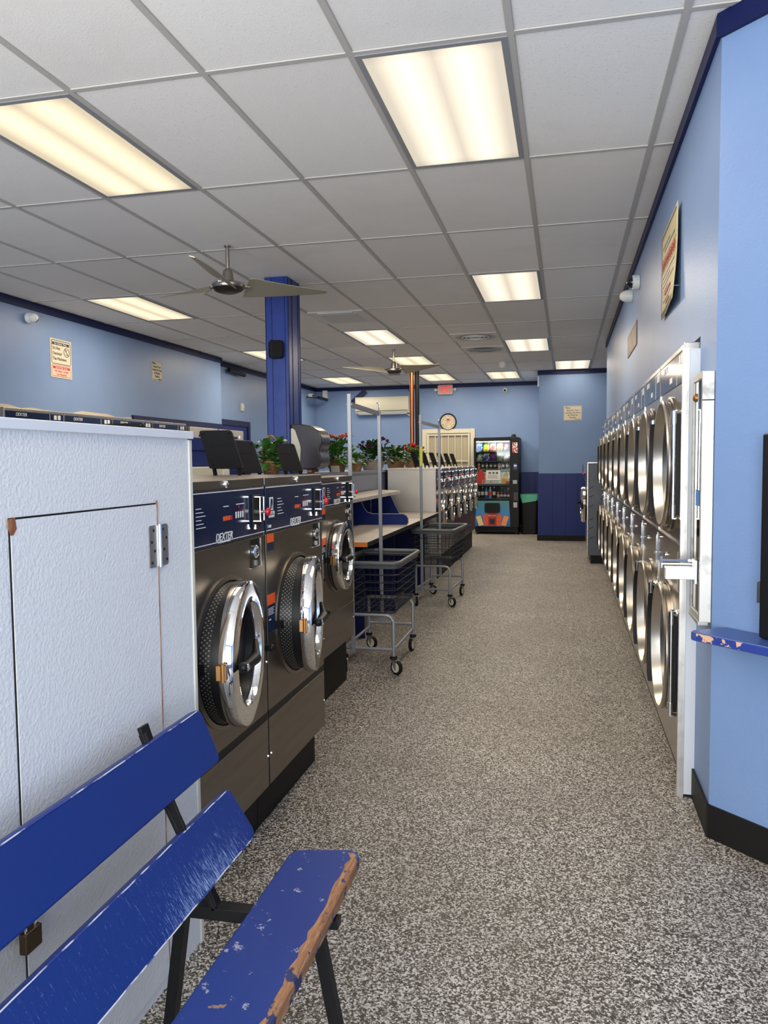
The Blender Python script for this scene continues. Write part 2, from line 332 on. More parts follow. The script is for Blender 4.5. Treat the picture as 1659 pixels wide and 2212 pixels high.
def dup(root, loc, rotz=None, label=None, group=None, scale=None):
    r = root.copy(); C.objects.link(r); r.location = loc
    if rotz is not None: r.rotation_euler = (0, 0, rotz)
    if label: r['label'] = label
    if group: r['group'] = group
    if scale: r.scale = scale
    for ch in kids(root):
        c = ch.copy(); C.objects.link(c); c.parent = r
        for g in kids(ch):
            d = g.copy(); C.objects.link(d); d.parent = c
    return r
ROT = {'+x': (R(90), 0, R(90)), '-x': (R(90), 0, R(-90)), '-y': (R(90), 0, 0), '+y': (R(90), 0, R(180)), 'z': (0, 0, 0)}
def text(s, size, loc, face, mat, parent=None, name='lettering', align='CENTER', ext=0.0006, wide=1.0, shear=0, bold=0.0):
    cu = bpy.data.curves.new(name, 'FONT'); cu.body = s; cu.size = size; cu.extrude = ext; cu.align_x = align; cu.align_y = 'CENTER'; cu.shear = shear; cu.offset = bold*0
    cu.materials.append(M[mat]); o = bpy.data.objects.new(name, cu); C.objects.link(o)
    o.location = loc; o.rotation_euler = ROT[face]; o.scale = (wide, 1, 1)
    me = bpy.data.meshes.new_from_object(o); me.name = name; q = bpy.data.objects.new(name, me); C.objects.link(q)
    q.location = o.location; q.rotation_euler = o.rotation_euler; q.scale = o.scale
    bpy.data.objects.remove(o)
    if parent: q.parent = parent
    return q

# ================================================================== THE ROOM
XR, XL, XL2, YB, YJ = 0.530, -5.0, -5.15, 15.9, 14.05
struct(MB().box(-5.3, 2.0, -2.6, 16.0, -0.1, 0.0).build('floor', 'floor'))
struct(MB().box(-5.3, 2.0, -2.6, 16.0, CZ, CZ+0.1).build('ceiling', 'ceil'))
# T-bar grid
g = MB(); xs = [GX0+i*TW for i in range(-8, 4)]; ys = [GY0+j*TL for j in range(-4, 11)]
for x in xs: g.box(x-0.013, x+0.013, -2.5, 15.89, CZ-0.006, CZ+0.01)
for y in ys: g.box(-5.14, 1.9, y-0.012, y+0.012, CZ-0.0055, CZ+0.01)
struct(g.build('trim_1', nmat('grey_tbar_enamel', srgb(186, 183, 178), 0.45)))

def wallpoly(name, pts, d0, d1, f, mat='wall', extra=None):
    o = MB().prism(pts, f, d0, d1).build(name, mat); return struct(o)
# right wall over and beside the dryer bank (opening from y 3.42 to 10.85, up to 1.92 m)
PY = 3.06
wr = MB(); wr.box(XR, XR+0.12, PY, 3.415, 0, CZ); wr.box(XR, XR+0.12, 3.415, 10.84, 1.915, CZ)
wr.prism([(XR, PY), (XR+1.25, PY-1.25), (XR+1.37, PY-1.13), (XR+0.12, PY+0.0)], XY, 0, CZ)
struct(wr.build('wall_right', 'wall'))
struct(MB().box(XR+0.42, XR+0.50, 3.3, 10.9, 0, 1.915).box(XR+0.12, XR+0.5, 3.3, 10.9, 1.915, 1.93).build('wall_dryer_back', 'wall'))
struct(MB().box(XR, 1.9, 10.84, 10.94, 0, CZ).build('wall_return', 'wall'))
struct(MB().box(1.78, 1.9, -2.6, PY-1.1, 0, CZ).build('wall_front_right', 'wall'))
struct(MB().box(XL-0.25, XL, -2.6, 10.88, 0, CZ).build('wall_left', 'wall'))
struct(MB().box(XL2-0.1, XL2, 10.88, 16.0, 0, CZ).build('wall_left_recess', 'wall'))
bw = MB().box(XL2, 1.9, YB, YB+0.1, 0, CZ)
struct(bw.build('wall_back', 'wall'))
struct(MB().box(-0.46, 1.9, YJ, YB, 0, CZ).build('wall_jog', 'wall'))
struct(MB().box(1.8, 1.9, 10.9, YJ, 0, CZ).build('wall_far_right', 'wall'))
fw = MB(); fw.box(-5.3, 1.9, -2.6, -2.5, 0, 0.35); fw.box(-5.3, 1.9, -2.6, -2.5, 2.75, CZ); fw.box(-5.3, -4.6, -2.6, -2.5, 0.35, 2.75); fw.box(1.4, 1.9, -2.6, -2.5, 0.35, 2.75)
struct(fw.build('wall_front', 'wall'))
wn_ = bpy.data.objects.new('window_1', None); C.objects.link(wn_); struct(wn_)
f = MB()
for x in (-4.6, -3.1, -1.6, -0.1, 1.36): f.box(x, x+0.05, -2.58, -2.52, 0.35, 2.75)
f.box(-4.6, 1.4, -2.58, -2.52, 0.35, 0.41); f.box(-4.6, 1.4, -2.58, -2.52, 2.69, 2.75); f.build('window_frame', 'alu', wn_)
f = MB()
for x in (-4.55, -3.05, -1.55, -0.05): f.box(x, x+1.44, -2.555, -2.549, 0.41, 2.69)
f.build('window_pane', 'glass', wn_)
struct(MB().box(-14, 12, -14, -2.65, -0.15, -0.02).build('floor_outside', nmat('pale_concrete_paving', srgb(170, 168, 162), 0.8, bump=(20, 0.3, 0.01))))

# wainscot on the back walls
wp = MB(); wp.box(-0.885, -0.462, YB-0.012, YB-0.001, 0.09, 1.185); wp.box(-0.475, -0.4605, YJ+0.002, YB-0.012, 0.09, 1.185)
wp.box(-0.462, 1.78, YJ-0.012, YJ-0.0005, 0.09, 1.185)
struct(wp.build('trim_2', 'navy'))
gv = MB()
for x in (-0.22, 0.0, 0.2, 0.42): gv.box(x, x+0.006, YJ-0.0135, YJ-0.010, 0.1, 1.18)
for x in (-0.74, -0.6): gv.box(x, x+0.006, YB-0.014, YB-0.011, 0.1, 1.18)
struct(gv.build('trim_3', 'navy_dk'))
struct(MB().box(-0.47, 1.78, YJ-0.022, YJ-0.0125, 0, 0.095).box(-2.0, -0.48, YB-0.02, YB-0.001, 0, 0.09).box(-0.486, -0.4755, YJ-0.02, YB-0.02, 0, 0.095).build('baseboard_back', 'rubber'))
# right wall: cove base round the corner
cb_ = MB(); cb_.box(XR-0.010, XR-0.0005, PY-0.01, 3.41, 0, 0.125)
cb_.prism([(XR-0.0105, PY-0.004), (XR+1.24, PY-1.256), (XR+1.25, PY-1.250), (XR, PY+0.0)], XY, 0, 0.125)
struct(cb_.build('baseboard_right', 'rubber'))
# painted cornice boards
t = MB()
t.box(XR-0.018, XR-0.0005, PY, 10.84, CZ-0.075, CZ-0.006)
t.prism([(XR-0.018, PY-0.008), (XR+1.23, PY-1.262), (XR+1.25, PY-1.25), (XR, PY+0.0)], XY, CZ-0.085, CZ-0.004)
t.box(XR-0.018, 1.78, 10.941, 10.955, CZ-0.075, CZ-0.006)
t.box(XL+0.0005, XL+0.02, -2.49, 10.895, CZ-0.08, CZ-0.006); t.box(XL-0.15, XL+0.02, 10.8805, 10.898, CZ-0.08, CZ-0.006)
t.box(XL2+0.0005, XL2+0.02, 10.898, YB-0.02, CZ-0.08, CZ-0.006)
t.box(XL2+0.02, -0.48, YB-0.022, YB-0.0005, CZ-0.08, CZ-0.006)
t.box(-0.482, -0.4605, YJ-0.02, YB-0.022, CZ-0.08, CZ-0.006); t.box(-0.46, 1.79, YJ-0.022, YJ-0.0005, CZ-0.08, CZ-0.006)
struct(t.build('trim_4', 'navy_dk'))
# left wall: ragged unpainted strip and a blue board above the machines
rs = MB(); random.seed(4); pts = [(y, 1.945+random.uniform(0.005, 0.045)) for y in [5.0+i*0.16 for i in range(23)]]
rs.prism([(5.0, 1.905)]+pts+[(8.52, 1.905)], YZ, XL+0.0005, XL+0.006)
struct(rs.build('trim_5', nmat('bare_cream_plaster', srgb(196, 186, 168), 0.8)))
struct(MB().box(XL+0.0005, XL+0.03, 8.38, 10.86, 1.915, 1.985).box(XL+0.0005, XL+0.016, 8.38, 10.86, 1.985, 2.0).build('trim_6', 'navy_dk'))

# column with grooved cladding
cm = MB().box(-2.49, -2.29, 6.33, 6.65, 0, CZ)
for x in (-2.487, -2.432, -2.316): cm.box(x, x+0.004, 6.3265, 6.331, 0, CZ-0.01, 1)
for y in (6.345, 6.44, 6.59, 6.635): cm.box(-2.2905, -2.2865, y, y+0.004, 0, CZ-0.01, 1)
struct(cm.build('column', ['colblue', 'navy_dk']))

# back door with security bars
d = bpy.data.objects.new('door_1', None); C.objects.link(d); struct(d); d.location = (-2.33, YB-0.001, 0)
f = MB(); f.box(-0.54, -0.45, -0.03, 0, 0, 2.07); f.box(0.45, 0.54, -0.03, 0, 0, 2.07); f.box(-0.45, 0.45, -0.03, 0, 1.985, 2.07); f.build('door_frame', nmat('cream_door_casing', srgb(205, 200, 180), 0.5), d, bevel=0.006)
MB().box(-0.45, 0.45, -0.012, 0, 0, 1.985).build('door_leaf', nmat('tan_door_leaf', srgb(168, 160, 138), 0.6), d)
f = MB()
for k in range(7): x = -0.40+k*0.135; f.box(x-0.007, x+0.007, -0.05, -0.034, 0.05, 1.96)
for z in (0.08, 0.75, 1.42, 1.95): f.box(-0.43, 0.43, -0.052, -0.034, z-0.012, z+0.012)
f.box(-0.44, -0.41, -0.055, -0.03, 0.03, 1.98); f.box(0.41, 0.44, -0.055, -0.03, 0.03, 1.98); f.build('security_gate', 'cream', d)
# blue door in the left recess
d = bpy.data.objects.new('door_2', None); C.objects.link(d); struct(d); d.location = (XL2+0.001, 11.6, 0)
f = MB(); f.box(0, 0.03, -0.66, -0.57, 0, 2.1); f.box(0, 0.03, 0.57, 0.66, 0, 2.1); f.box(0, 0.03, -0.57, 0.57, 2.01, 2.1); f.build('door_frame', 'navy_dk', d, bevel=0.004)
MB().box(0, 0.012, -0.57, 0.57, 0, 2.01).build('door_leaf', 'navy', d)

# ================================================================== CEILING FIXTURES
def troffer(i, j, label, mat='diff', power=FIX_POWER, col=(1.0, 0.85, 0.655)):
    x, y = GX0+(i+0.5)*TW, GY0+(j+0.5)*TL
    t = thing('troffer_light', label, 'ceiling light', (x, y, CZ), 0, 'fluorescent troffers in the ceiling grid')
    f = MB(); a, b_ = TW/2-0.013, TL/2-0.013; k = 0.024
    f.box(-a, -a+k, -b_, b_, -0.009, 0.0); f.box(a-k, a, -b_, b_, -0.009, 0.0); f.box(-a+k, a-k, -b_, -b_+k, -0.009, 0.0); f.box(-a+k, a-k, b_-k, b_, -0.009, 0.0)
    f.build('frame', nmat('grey_fixture_frame', srgb(140, 142, 146), 0.4) if 'fixf' not in M else M['fixf'], t)
    MB().box(-a+k, a-k, -b_+k, b_-k, -0.0065, -0.001).build('diffuser', mat, t)
    area('fluorescent_lamp', (0, 0, -0.014), (0, 0, 0), a*1.8, b_*1.85, power, col, t)
M['fixf'] = nmat('grey_fixture_frame', srgb(140, 142, 146), 0.4)
for a in [(-1, 0, 'ceiling troffer light filling the grid bay nearest the top centre of the view', 'diff2'),
          (-4, 0, 'ceiling troffer light nearest the camera on the left, cut by the picture edge', 'diff'),
          (-1, 3, 'troffer light second in the aisle row, straight beyond the nearest centre one', 'diff2'),
          (-7, 3, 'troffer light beside the left wall, before the nearer ceiling fan', 'diff'),
          (-4, 5, 'troffer light just beyond the square ceiling air cassette', 'diff2'),
          (-7, 6, 'troffer light half hidden behind the blue column', 'diff'),
          (-1, 6, 'troffer light third in the aisle row, before the jutting blue wall', 'diff2'),
          (-4, 7, 'troffer light partly hidden by the blade of the farther ceiling fan', 'diff'),
          (-4, 9, 'troffer light just in front of the red EXIT sign', 'diff'),
          (-7, 9, 'troffer light farthest on the left, in front of the wall air conditioner', 'diff'),
          (-2, 9, 'troffer light above the vending machine near the back wall', 'diff'),
          (0, 8, 'troffer light touching the jutting blue wall with the laundry sign', 'diff2', 9.0)]: troffer(*a)

# air cassette
t = thing('ceiling_air_cassette', 'square white air conditioning cassette set in the ceiling beyond the blue column', 'air conditioner', (GX0-3.5*TW, GY0+4.28*TL, CZ))
f = MB(); f.box(-0.30, 0.30, -0.34, 0.34, -0.016, -0.001); f.build('cover', nmat('pale_grey_cassette', srgb(222, 220, 215), 0.5), t, bevel=0.006)
MB().box(-0.19, 0.19, -0.33, -0.27, -0.026, -0.016).build('louver', 'white', t, bevel=0.003)
f = MB(); f.box(-0.2, 0.2, -0.22, 0.22, -0.021, -0.016); f.build('grille', nmat('pale_grille', srgb(205, 206, 202), 0.5), t)
# stained round supply vents
for (x, y, lab) in ((GX0-1.5*TW, GY0+5.75*TL, 'round stained ceiling air vent with a pale centre ring'), (GX0-1.5*TW, GY0+6.7*TL, 'sooty ceiling air vent beyond the ringed one, darkest tile')):
    dark = 'pale centre' not in lab
    t = thing('ceiling_vent', lab, 'ceiling vent', (x, y, CZ-0.001)); 
    m, N, L, b = node_mat('soot_stained_panel'); tc = N.new('ShaderNodeTexCoord'); gr_ = N.new('ShaderNodeTexGradient'); gr_.gradient_type = 'SPHERICAL'
    mp = N.new('ShaderNodeMapping'); mp.inputs['Scale'].default_value = (3.4, 3.2, 1); L.new(tc.outputs['Object'], mp.inputs[0]); L.new(mp.outputs[0], gr_.inputs[0])
    dk = (0.10, 0.085, 0.065) if dark else (0.20, 0.18, 0.16)
    L.new(mixc(N, L, ramp(N, L, gr_.outputs['Fac'], [(0.0, (0,)*3), (0.5, (1,)*3)]), (0.80, 0.77, 0.73), dk), b.inputs['Base Color']); b.inputs['Roughness'].default_value = 0.8
    MB().box(-TW/2+0.014, TW/2-0.014, -0.3, 0.3, -0.006, 0).build('panel', m, t)
    if not dark:
        f = MB()
        for r in (0.17, 0.12, 0.07): f.tube([(r*cos(a*pi/16), r*sin(a*pi/16), -0.01) for a in range(32)], 0.007, 6, 0, True)
        f.build('ring', 'white', t)
    else:
        f = MB()
        for k in range(5): f.box(-0.22, 0.22, -0.09+k*0.045-0.004, -0.09+k*0.045+0.004, -0.012, -0.006)
        f.build('louver', 'fixf', t)
# white smoke dome
o = MB().lathe([(0.0, 0.0), (0.062, 0.0), (0.062, -0.05), (0.055, -0.075), (0.03, -0.1), (0.0, -0.106)], (0, 0, 0), 'z', 24).build('dome_camera', 'white')
o.location = (-0.98, 12.69, CZ-0.001); tag(o, 'white dome camera hanging from the ceiling before the vending machine', 'camera')

# ceiling fans
def fan(loc, angs, label):
    t = thing('ceiling_fan', label, 'ceiling fan', loc, 0, 'three-bladed nickel ceiling fans')
    f = MB(); f.lathe([(0.024, 0.0), (0.024, -0.012), (0.014, -0.016), (0.014, -0.20)], (0, 0, 0), 'z', 20); f.build('downrod', 'nickel', t)
    f = MB(); f.lathe([(0.015, -0.165), (0.030, -0.175), (0.036, -0.19), (0.044, -0.262), (0.046, -0.268)], (0, 0, 0), 'z', 24); f.build('collar', 'nickel', t)
    f = MB(); f.lathe([(0.03, -0.258), (0.100, -0.266), (0.118, -0.279), (0.120, -0.294), (0.114, -0.306)], (0, 0, 0), 'z', 36); f.build('motor_housing', 'nickel', t)
    f = MB(); f.lathe([(0.113, -0.304), (0.096, -0.324), (0.056, -0.338), (0.0, -0.342)], (0, 0, 0), 'z', 36); f.build('bottom_cap', nmat('dark_bronze_cap', (0.06, 0.05, 0.045), 0.35, 0.8) if 'bcap' not in M else M['bcap'], t)
    for a in angs:
        a = R(a); ca, sa = cos(a), sin(a); f = MB(); n = 14; top = []; vs = []; fs = []
        for k in range(n+1):
            u = k/n; r_ = 0.135+u*0.62; wd0 = 0.088*(1-u)**0.9+0.02; wd1 = -0.088*(1-u)**0.75-0.016; tw = R(30-14*u); sweep = 0.05*u*u
            if k == 0: wd0 *= 0.85
            for wv_ in (wd0, wd1):
                off = wv_+sweep; yy = -off*cos(tw); zz = off*sin(tw)-0.285+0.035*u*0
                for th in (0.003, -0.003): vs.append((r_*ca-yy*sa, r_*sa+yy*ca, zz+th))
        for k in range(n):
            b0 = k*4; b1 = b0+4
            fs += [(b0, b0+2, b1+2, b1), (b0+1, b1+1, b1+3, b0+3), (b0, b1, b1+1, b0+1), (b0+2, b0+3, b1+3, b1+2)]
        fs += [(0, 1, 3, 2), (n*4, n*4+2, n*4+3, n*4+1)]
        f.add(vs, fs); bl = f.build('blade', 'blade', t)
        g = MB(); g.bar((0.10*ca, 0.10*sa, -0.286), (0.155*ca, 0.155*sa, -0.286), 0.07, 0.008)
        for (rr, ww) in ((0.14, 0.03), (0.14, -0.03), (0.18, 0.0)): g.sphere((rr*ca-ww*sa, rr*sa+ww*ca, -0.284-0.008+ww*0.35), 0.006, 8)
        g.build('bracket', 'nickel', bl)
M['bcap'] = nmat('dark_bronze_cap', (0.06, 0.05, 0.045), 0.35, 0.8)
fan((-2.38, 5.34, CZ-0.001), (-79, 41, 161), 'nickel ceiling fan hanging in front of the blue column')
fan((-2.35, 10.8, CZ-0.001), (-20, 100, 220), 'small far nickel ceiling fan above the copper pipe')

# ================================================================== WASHERS
def washer(label, loc, W, H, cyd, czd, r, plinth, tilt=0, group='stainless front-loading washers', lid=(-0.44, 0.22), big=True, stick=True, rotz=0, top_w=0.03, pb=1.155, dep=0.59, rc=0.045):
    """front faces +x at x=0, machine occupies y 0..W; panel bottom at pb; door centre (cyd, czd)"""
    t = thing('washing_machine', label, 'washing machine', loc, rotz, group)
    f = MB(); f.box(-dep, -0.002, 0.004, W-0.004, plinth, H-0.002)
    f.box(-dep, 0.004, 0.003, W-0.003, H-top_w, H); f.build('cabinet', 'steel', t, bevel=0.003)
    MB().box(-dep+0.04, -0.05, 0.0, W, 0.0, plinth).build('base', 'rubber', t)
    sl = plinth+0.26 if big else plinth+0.0
    if big:
        MB().box(-0.002, 0.004, 0.004, W-0.004, sl+0.03, pb-0.006).build('front_panel', 'steel', t, bevel=0.0015)
        MB().box(-0.002, 0.004, 0.004, W-0.004, plinth, sl).build('kick_panel', 'steel', t, bevel=0.0015)
        MB().box(-0.002, 0.0015, 0.004, W-0.004, sl, sl+0.03).build('drip_slot', 'black', t)
    else:
        MB().box(-0.002, 0.004, 0.004, W-0.004, plinth+0.24, pb-0.006).build('front_panel', 'steel', t, bevel=0.0015)
        MB().box(-0.002, 0.004, 0.004, W-0.004, plinth, plinth+0.225).build('kick_panel', 'steel', t, bevel=0.0015)
    for (y, z) in ((W-0.012, czd-0.12), (0.014, plinth+0.12), (W-0.014, plinth+0.12)):
        MB().sphere((0.005, y, z), 0.006, 8).build('screw', 'chrome', t)
    # control panel
    pt = H-top_w-0.004
    cp = MB().box(-0.001, 0.006, 0.005, W-0.005, pb, pt).build('control_panel', 'panelblue', t, bevel=0.001)
    f = MB(); f.box(0.006, 0.0066, 0.008, W-0.008, pb+0.006, pb+0.009); f.box(0.006, 0.0066, 0.008, W-0.008, pt-0.006, pt-0.003); f.build('stripe', 'whiteink', cp)
    zc = (pb+pt)/2; hh = (pt-pb)
    f = MB()
    for k in range(3): f.box(0.006, 0.0068, W*0.465+k*0.020, W*0.465+k*0.020+0.015, zc-0.014, zc+0.001)
    f.build('orange_button', 'orange', cp)
    f = MB(); f.box(0.006, 0.0068, W*0.555, W*0.555+0.010, zc-0.014, zc+0.001); f.box(0.006, 0.007, W*0.65, W*0.65+0.006, zc+0.024, zc+0.03); f.build('red_light', 'red', cp)
    f = MB()
    for k in range(4): f.box(0.006, 0.0068, W*0.61+k*0.019, W*0.61+k*0.019+0.009, zc-0.012, zc+0.010)
    f.box(0.006, 0.0066, W*0.47, W*0.53, zc+0.032, zc+0.035); f.box(0.006, 0.0066, W*0.62, W*0.72, zc+0.034, zc+0.037)
    f.build('panel_buttons', 'whiteink', cp); f = MB()
    for k in range(6): f.box(0.006, 0.0066, W*0.18, W*(0.235+0.02*((k*7) % 3)), zc+0.035-k*0.012, zc+0.0375-k*0.012)
    f.build('panel_lettering', 'whiteink', cp)
    f = MB(); f.box(0.006, 0.0066, W*0.06, W*0.115, zc-0.005, zc+0.045); f.build('logo_plate', 'whiteink', cp)
    f = MB(); f.prism([(W*0.068, zc-0.001), (W*0.085, zc-0.001), (W*0.098, zc+0.025), (W*0.104, zc-0.001), (W*0.111, zc-0.001), (W*0.105, zc+0.038), (W*0.08, zc+0.040)], YZ, 0.0066, 0.007); f.build('logo_mark', 'panelblue', cp)
    text('DEXTER', 0.018, (0.0068, W*0.088, zc-0.016), '+x', 'whiteink', cp)
    text('LAUNDRY', 0.013, (0.0068, W*0.088, zc-0.029), '+x', 'whiteink', cp)
    text('DEXTER', 0.036, (0.0072, W*0.47, pb+0.022), '+x', 'whiteink', cp, shear=0.25, bold=0.0006)
    text('COMMERCIAL WASHER', 0.009, (0.0072, W*0.47, pb+0.006), '+x', 'whiteink', cp)
    text('T-600' if big else 'T-300', 0.016, (0.0068, W*0.05, pb+0.022), '+x', 'whiteink', cp)
    # coin mechanism
    cy = W*0.86
    cm_ = MB().box(0.006, 0.016, cy-0.035, cy+0.03, zc-0.055, zc+0.062).build('coin_slot_plate', 'black', t, bevel=0.002)
    f = MB()
    f.tube([(0.036, cy-0.024, zc+0.055), (0.036, cy-0.024, zc-0.03)], 0.0026, 8); f.tube([(0.036, cy+0.012, zc+0.055), (0.036, cy+0.012, zc-0.03)], 0.0026, 8)
    f.box(0.014, 0.039, cy-0.027, cy+0.015, zc+0.053, zc+0.057); f.box(0.014, 0.045, cy-0.036, cy+0.028, zc-0.034, zc-0.030); f.cyl((0.014, cy, zc+0.0), (0.052, cy, zc+0.0), 0.006, 12)
    f.box(0.014, 0.022, cy-0.030, cy-0.012, zc-0.062, zc-0.045)
    f.build('chrome_bracket', 'chrome', cm_)
    MB().lathe([(0.0, 0.0), (0.010, 0.0), (0.015, 0.006), (0.013, 0.013), (0.0, 0.016)], (0.050, cy, zc), 'x', 20).build('red_knob', 'red', cm_)
    bx = MB().box(0.003, 0.006, cy-0.045, cy+0.05, pb-0.115, pb-0.012).build('coin_box_recess', 'black', t)
    f = MB(); f.box(0.004, 0.008, cy+0.048, cy+0.051, pb-0.115, pb-0.012); f.box(0.004, 0.008, cy-0.045, cy+0.05, pb-0.117, pb-0.114); f.lathe([(0.024, 0), (0.024, 0.008), (0.018, 0.014), (0.008, 0.016), (0.0, 0.016)], (0.005, cy-0.012, pb-0.058), 'x', 20)
    f.box(0.005, 0.01, cy-0.004, cy+0.01, pb-0.11, pb-0.09); f.build('lock', 'chrome', bx)
    MB().lathe([(0.013, 0), (0.013, 0.006), (0.009, 0.011), (0.0, 0.012)], (0.004, W*0.5, H-top_w/2), 'x', 18).build('lid_lock', 'chrome', t)
    if stick:
        s1 = MB().box(0.004, 0.0048, 0.014, 0.085, pb-0.04, pb-0.008).build('warning_sticker', 'orange', t)
        MB().box(0.004, 0.0048, 0.014, 0.085, pb-0.072, pb-0.041).build('sticker_note', 'panelblue', s1)
        zz = czd+0.13; s2 = MB().box(0.004, 0.0048, 0.006, 0.088, zz-0.04, zz).build('warning_sticker', 'orange', t)
        MB().box(0.004, 0.0048, 0.006, 0.088, zz-0.145, zz-0.041).build('sticker_note', 'panelblue', s2)
        f = MB()
        for k in range(5): f.box(0.0048, 0.0052, 0.012, 0.075-0.01*(k % 2), zz-0.055-k*0.006, zz-0.053-k*0.006)
        f.box(0.0048, 0.0052, 0.02, 0.04, zz-0.1, zz-0.095); f.build('print', 'whiteink', s2)
    # soap dispenser lid standing open on top
    if lid:
        lx, lw = lid; ly = W*0.72
        f = MB(); an = R(22)
        # plate leaning back, broad face towards -y
        ctr = Vector((lx, ly, H+0.02)); ex = Vector((1, 0, 0)); ez = Vector((-0.34, 0.12, 0.94)).normalized(); ey = ez.cross(ex).normalized()
        pts = rrect(-lw*0.36, lw*0.36, 0.0, 0.185, 0.014, 4)
        fn = lambda a, b, d: ctr+ex*a+ez*(b+0.012)+ey*d
        f.prism(pts, fn, -0.006, 0.006)
        f.prism(rrect(-lw*0.36+0.008, lw*0.36-0.008, 0.008, 0.177, 0.012, 4), fn, 0.0055, 0.008)
        f.prism(rrect(-lw*0.36, lw*0.36, 0.0, 0.012, 0.004, 3), fn, -0.012, 0.012)
        f.prism(rrect(-lw*0.22, lw*0.22, 0.115, 0.155, 0.006, 3), fn, -0.0072, 0.0)
        lo = f.build('soap_lid', 'lid', t)
        f = MB()
        for a_, b_ in ((-lw*0.36+0.014, 0.014), (lw*0.36-0.014, 0.014), (lw*0.36-0.014, 0.172), (-lw*0.36+0.014, 0.172)): f.sphere(ctr+ex*a_+ez*(b_+0.012)+ey*(-0.008), 0.006, 8)
        f.build('corner_clip', 'black', lo)
        f = MB()
        for sx_ in (-lw*0.27, lw*0.27): f.bar(ctr+ex*sx_+Vector((0, 0, -0.02)), ctr+ex*sx_+ez*0.03, 0.014, 0.012)
        f.build('hinge_arm', 'black', lo)
    # ----- door: dark perforated boot, heavy chrome ring, glass bowl
    D = thing_door(t, cyd, czd, r, tilt, rc)
    return t
def thing_door(t, cy, cz, r, tilt, rc=0.045, depth=0.035):
    f = MB()
    f.lathe([(r*1.06, 0.004), (r*1.06, 0.008), (r*1.0, 0.012)], (0, cy, cz), 'x', 48, caps=False).build('door_surround', 'steel', t)
    Rt = Matrix.Rotation(R(tilt), 3, 'Z'); hp = Vector((rc, cy, cz))
    A = (Rt @ Vector((0, 1, 0)), Rt @ Vector((0, 0, 1)), Rt @ Vector((1, 0, 0)))
    o = hp - A[2]*0.02
    f = MB(); nn = 56; vs = []; fs = []; c0 = Vector((0.004, cy, cz)); rows = 5
    for i in range(rows+1):
        u_ = i/rows; rr = r*(0.99-0.07*u_)
        for j in range(nn):
            a = 2*pi*j/nn; p0 = c0+Vector((0, cos(a)*rr, sin(a)*rr)); p1 = o-A[2]*0.002+(A[0]*cos(a)+A[1]*sin(a))*rr; q_ = p0.lerp(p1, u_); vs.append((max(q_.x, 0.0035), q_.y, q_.z))
    for i in range(rows):
        for j in range(nn): fs.append((i*nn+j, i*nn+(j+1) % nn, (i+1)*nn+(j+1) % nn, (i+1)*nn+j))
    f.add(vs, fs); f.m = [0 if k < nn*3 else 1 for k in range(len(fs))]; bt = f.build('door_boot', ['boot', 'black'], t, off=(0, cy, cz)); bt.location = (0, cy, cz)
    d = MB(); d.lathe([(r*0.99, 0.0), (r*1.0, 0.01), (r*1.0, 0.036), (r*0.985, 0.045), (r*0.80, 0.052), (r*0.72, 0.047), (r*0.69, 0.03), (r*0.685, -0.005), (r*0.99, 0.0)], o, A, 64, 0, False)
    ring = d.build('door_ring', 'chrome', t, smooth=35)
    g = MB(); g.lathe([(r*0.685, 0.02), (r*0.66, 0.0), (r*0.60, -0.035), (r*0.4, -0.06), (0.0, -0.068)], o, A, 40, 0, False); g.build('door_glass', 'blackglass', ring)
    rb = MB(); rb.lathe([(r*0.70, 0.026), (r*0.64, 0.024), (r*0.62, 0.005), (r*0.6, -0.02)], o, A, 48, 0, False); rb.build('inner_gasket', 'black', ring)
    h = MB(); q = lambda a, b, c: o + A[0]*a + A[1]*b + A[2]*c
    h.tube([q(-r*0.78, 0, 0.07), q(-r*0.30, 0, 0.078)], [0.016, 0.02], 14); h.tube([q(-r*0.30, 0, 0.078), q(-r*0.12, 0.012, 0.07), q(r*0.05, 0.04, 0.06)], [0.018, 0.013, 0.008], 10)
    h.sphere(q(-r*0.80, 0, 0.068), 0.018, 12); h.build('handle', 'black', ring)
    c = MB(); c.sphere(q(-r*0.80, 0, 0.076), 0.013, 10); c.build('handle_cap', 'chrome', ring)
    b = MB(); b.bar(q(-r*1.04, 0, 0.0), q(-r*1.04, 0, 0.03), 0.03, 0.045); b.cyl(q(-r*1.08, -0.028, 0.02), q(-r*1.08, 0.028, 0.02), 0.009, 10); b.build('brass_hinge', 'brass', ring)
    k = MB(); k.bar((0.004, cy-r*1.0, cz), (depth*0.8, cy-r*1.0, cz), 0.045, 0.03); k.build('hinge_bracket', 'black', t)
    k = MB(); k.bar((0.004, cy+r*1.14, cz-0.05), (0.05, cy+r*1.14, cz-0.05), 0.03, 0.02); k.sphere((0.05, cy+r*1.14, cz-0.05), 0.014, 10); k.build('door_latch', 'black', t)
    return ring
WX = -1.11
washer('large washing machine next to the white panelled cabinet, first in the row', (WX, 2.075, 0), 0.69, 1.365, 0.345, 0.785, 0.243, 0.18, 10, lid=(-0.40, 0.22), dep=0.78, rc=0.056)
washer('large washing machine second in the row, whose chrome door stands slightly ajar', (WX, 2.770, 0), 0.71, 1.365, 0.35, 0.785, 0.243, 0.18, 12.5, lid=(-0.375, 0.22), dep=0.78, rc=0.066)
washer('smaller washing machine set back in the gap behind the second large washer', (-1.34, 3.50, 0), 0.67, 1.335, 0.335, 0.83, 0.20, 0.30, 2, lid=(-0.32, 0.18), big=False, pb=1.165)
washer('smaller washing machine beside the laundry cart and the folding table end', (-1.34, 4.18, 0), 0.67, 1.335, 0.300, 0.86, 0.205, 0.30, 2, lid=(-0.325, 0.18), big=False, pb=1.165)
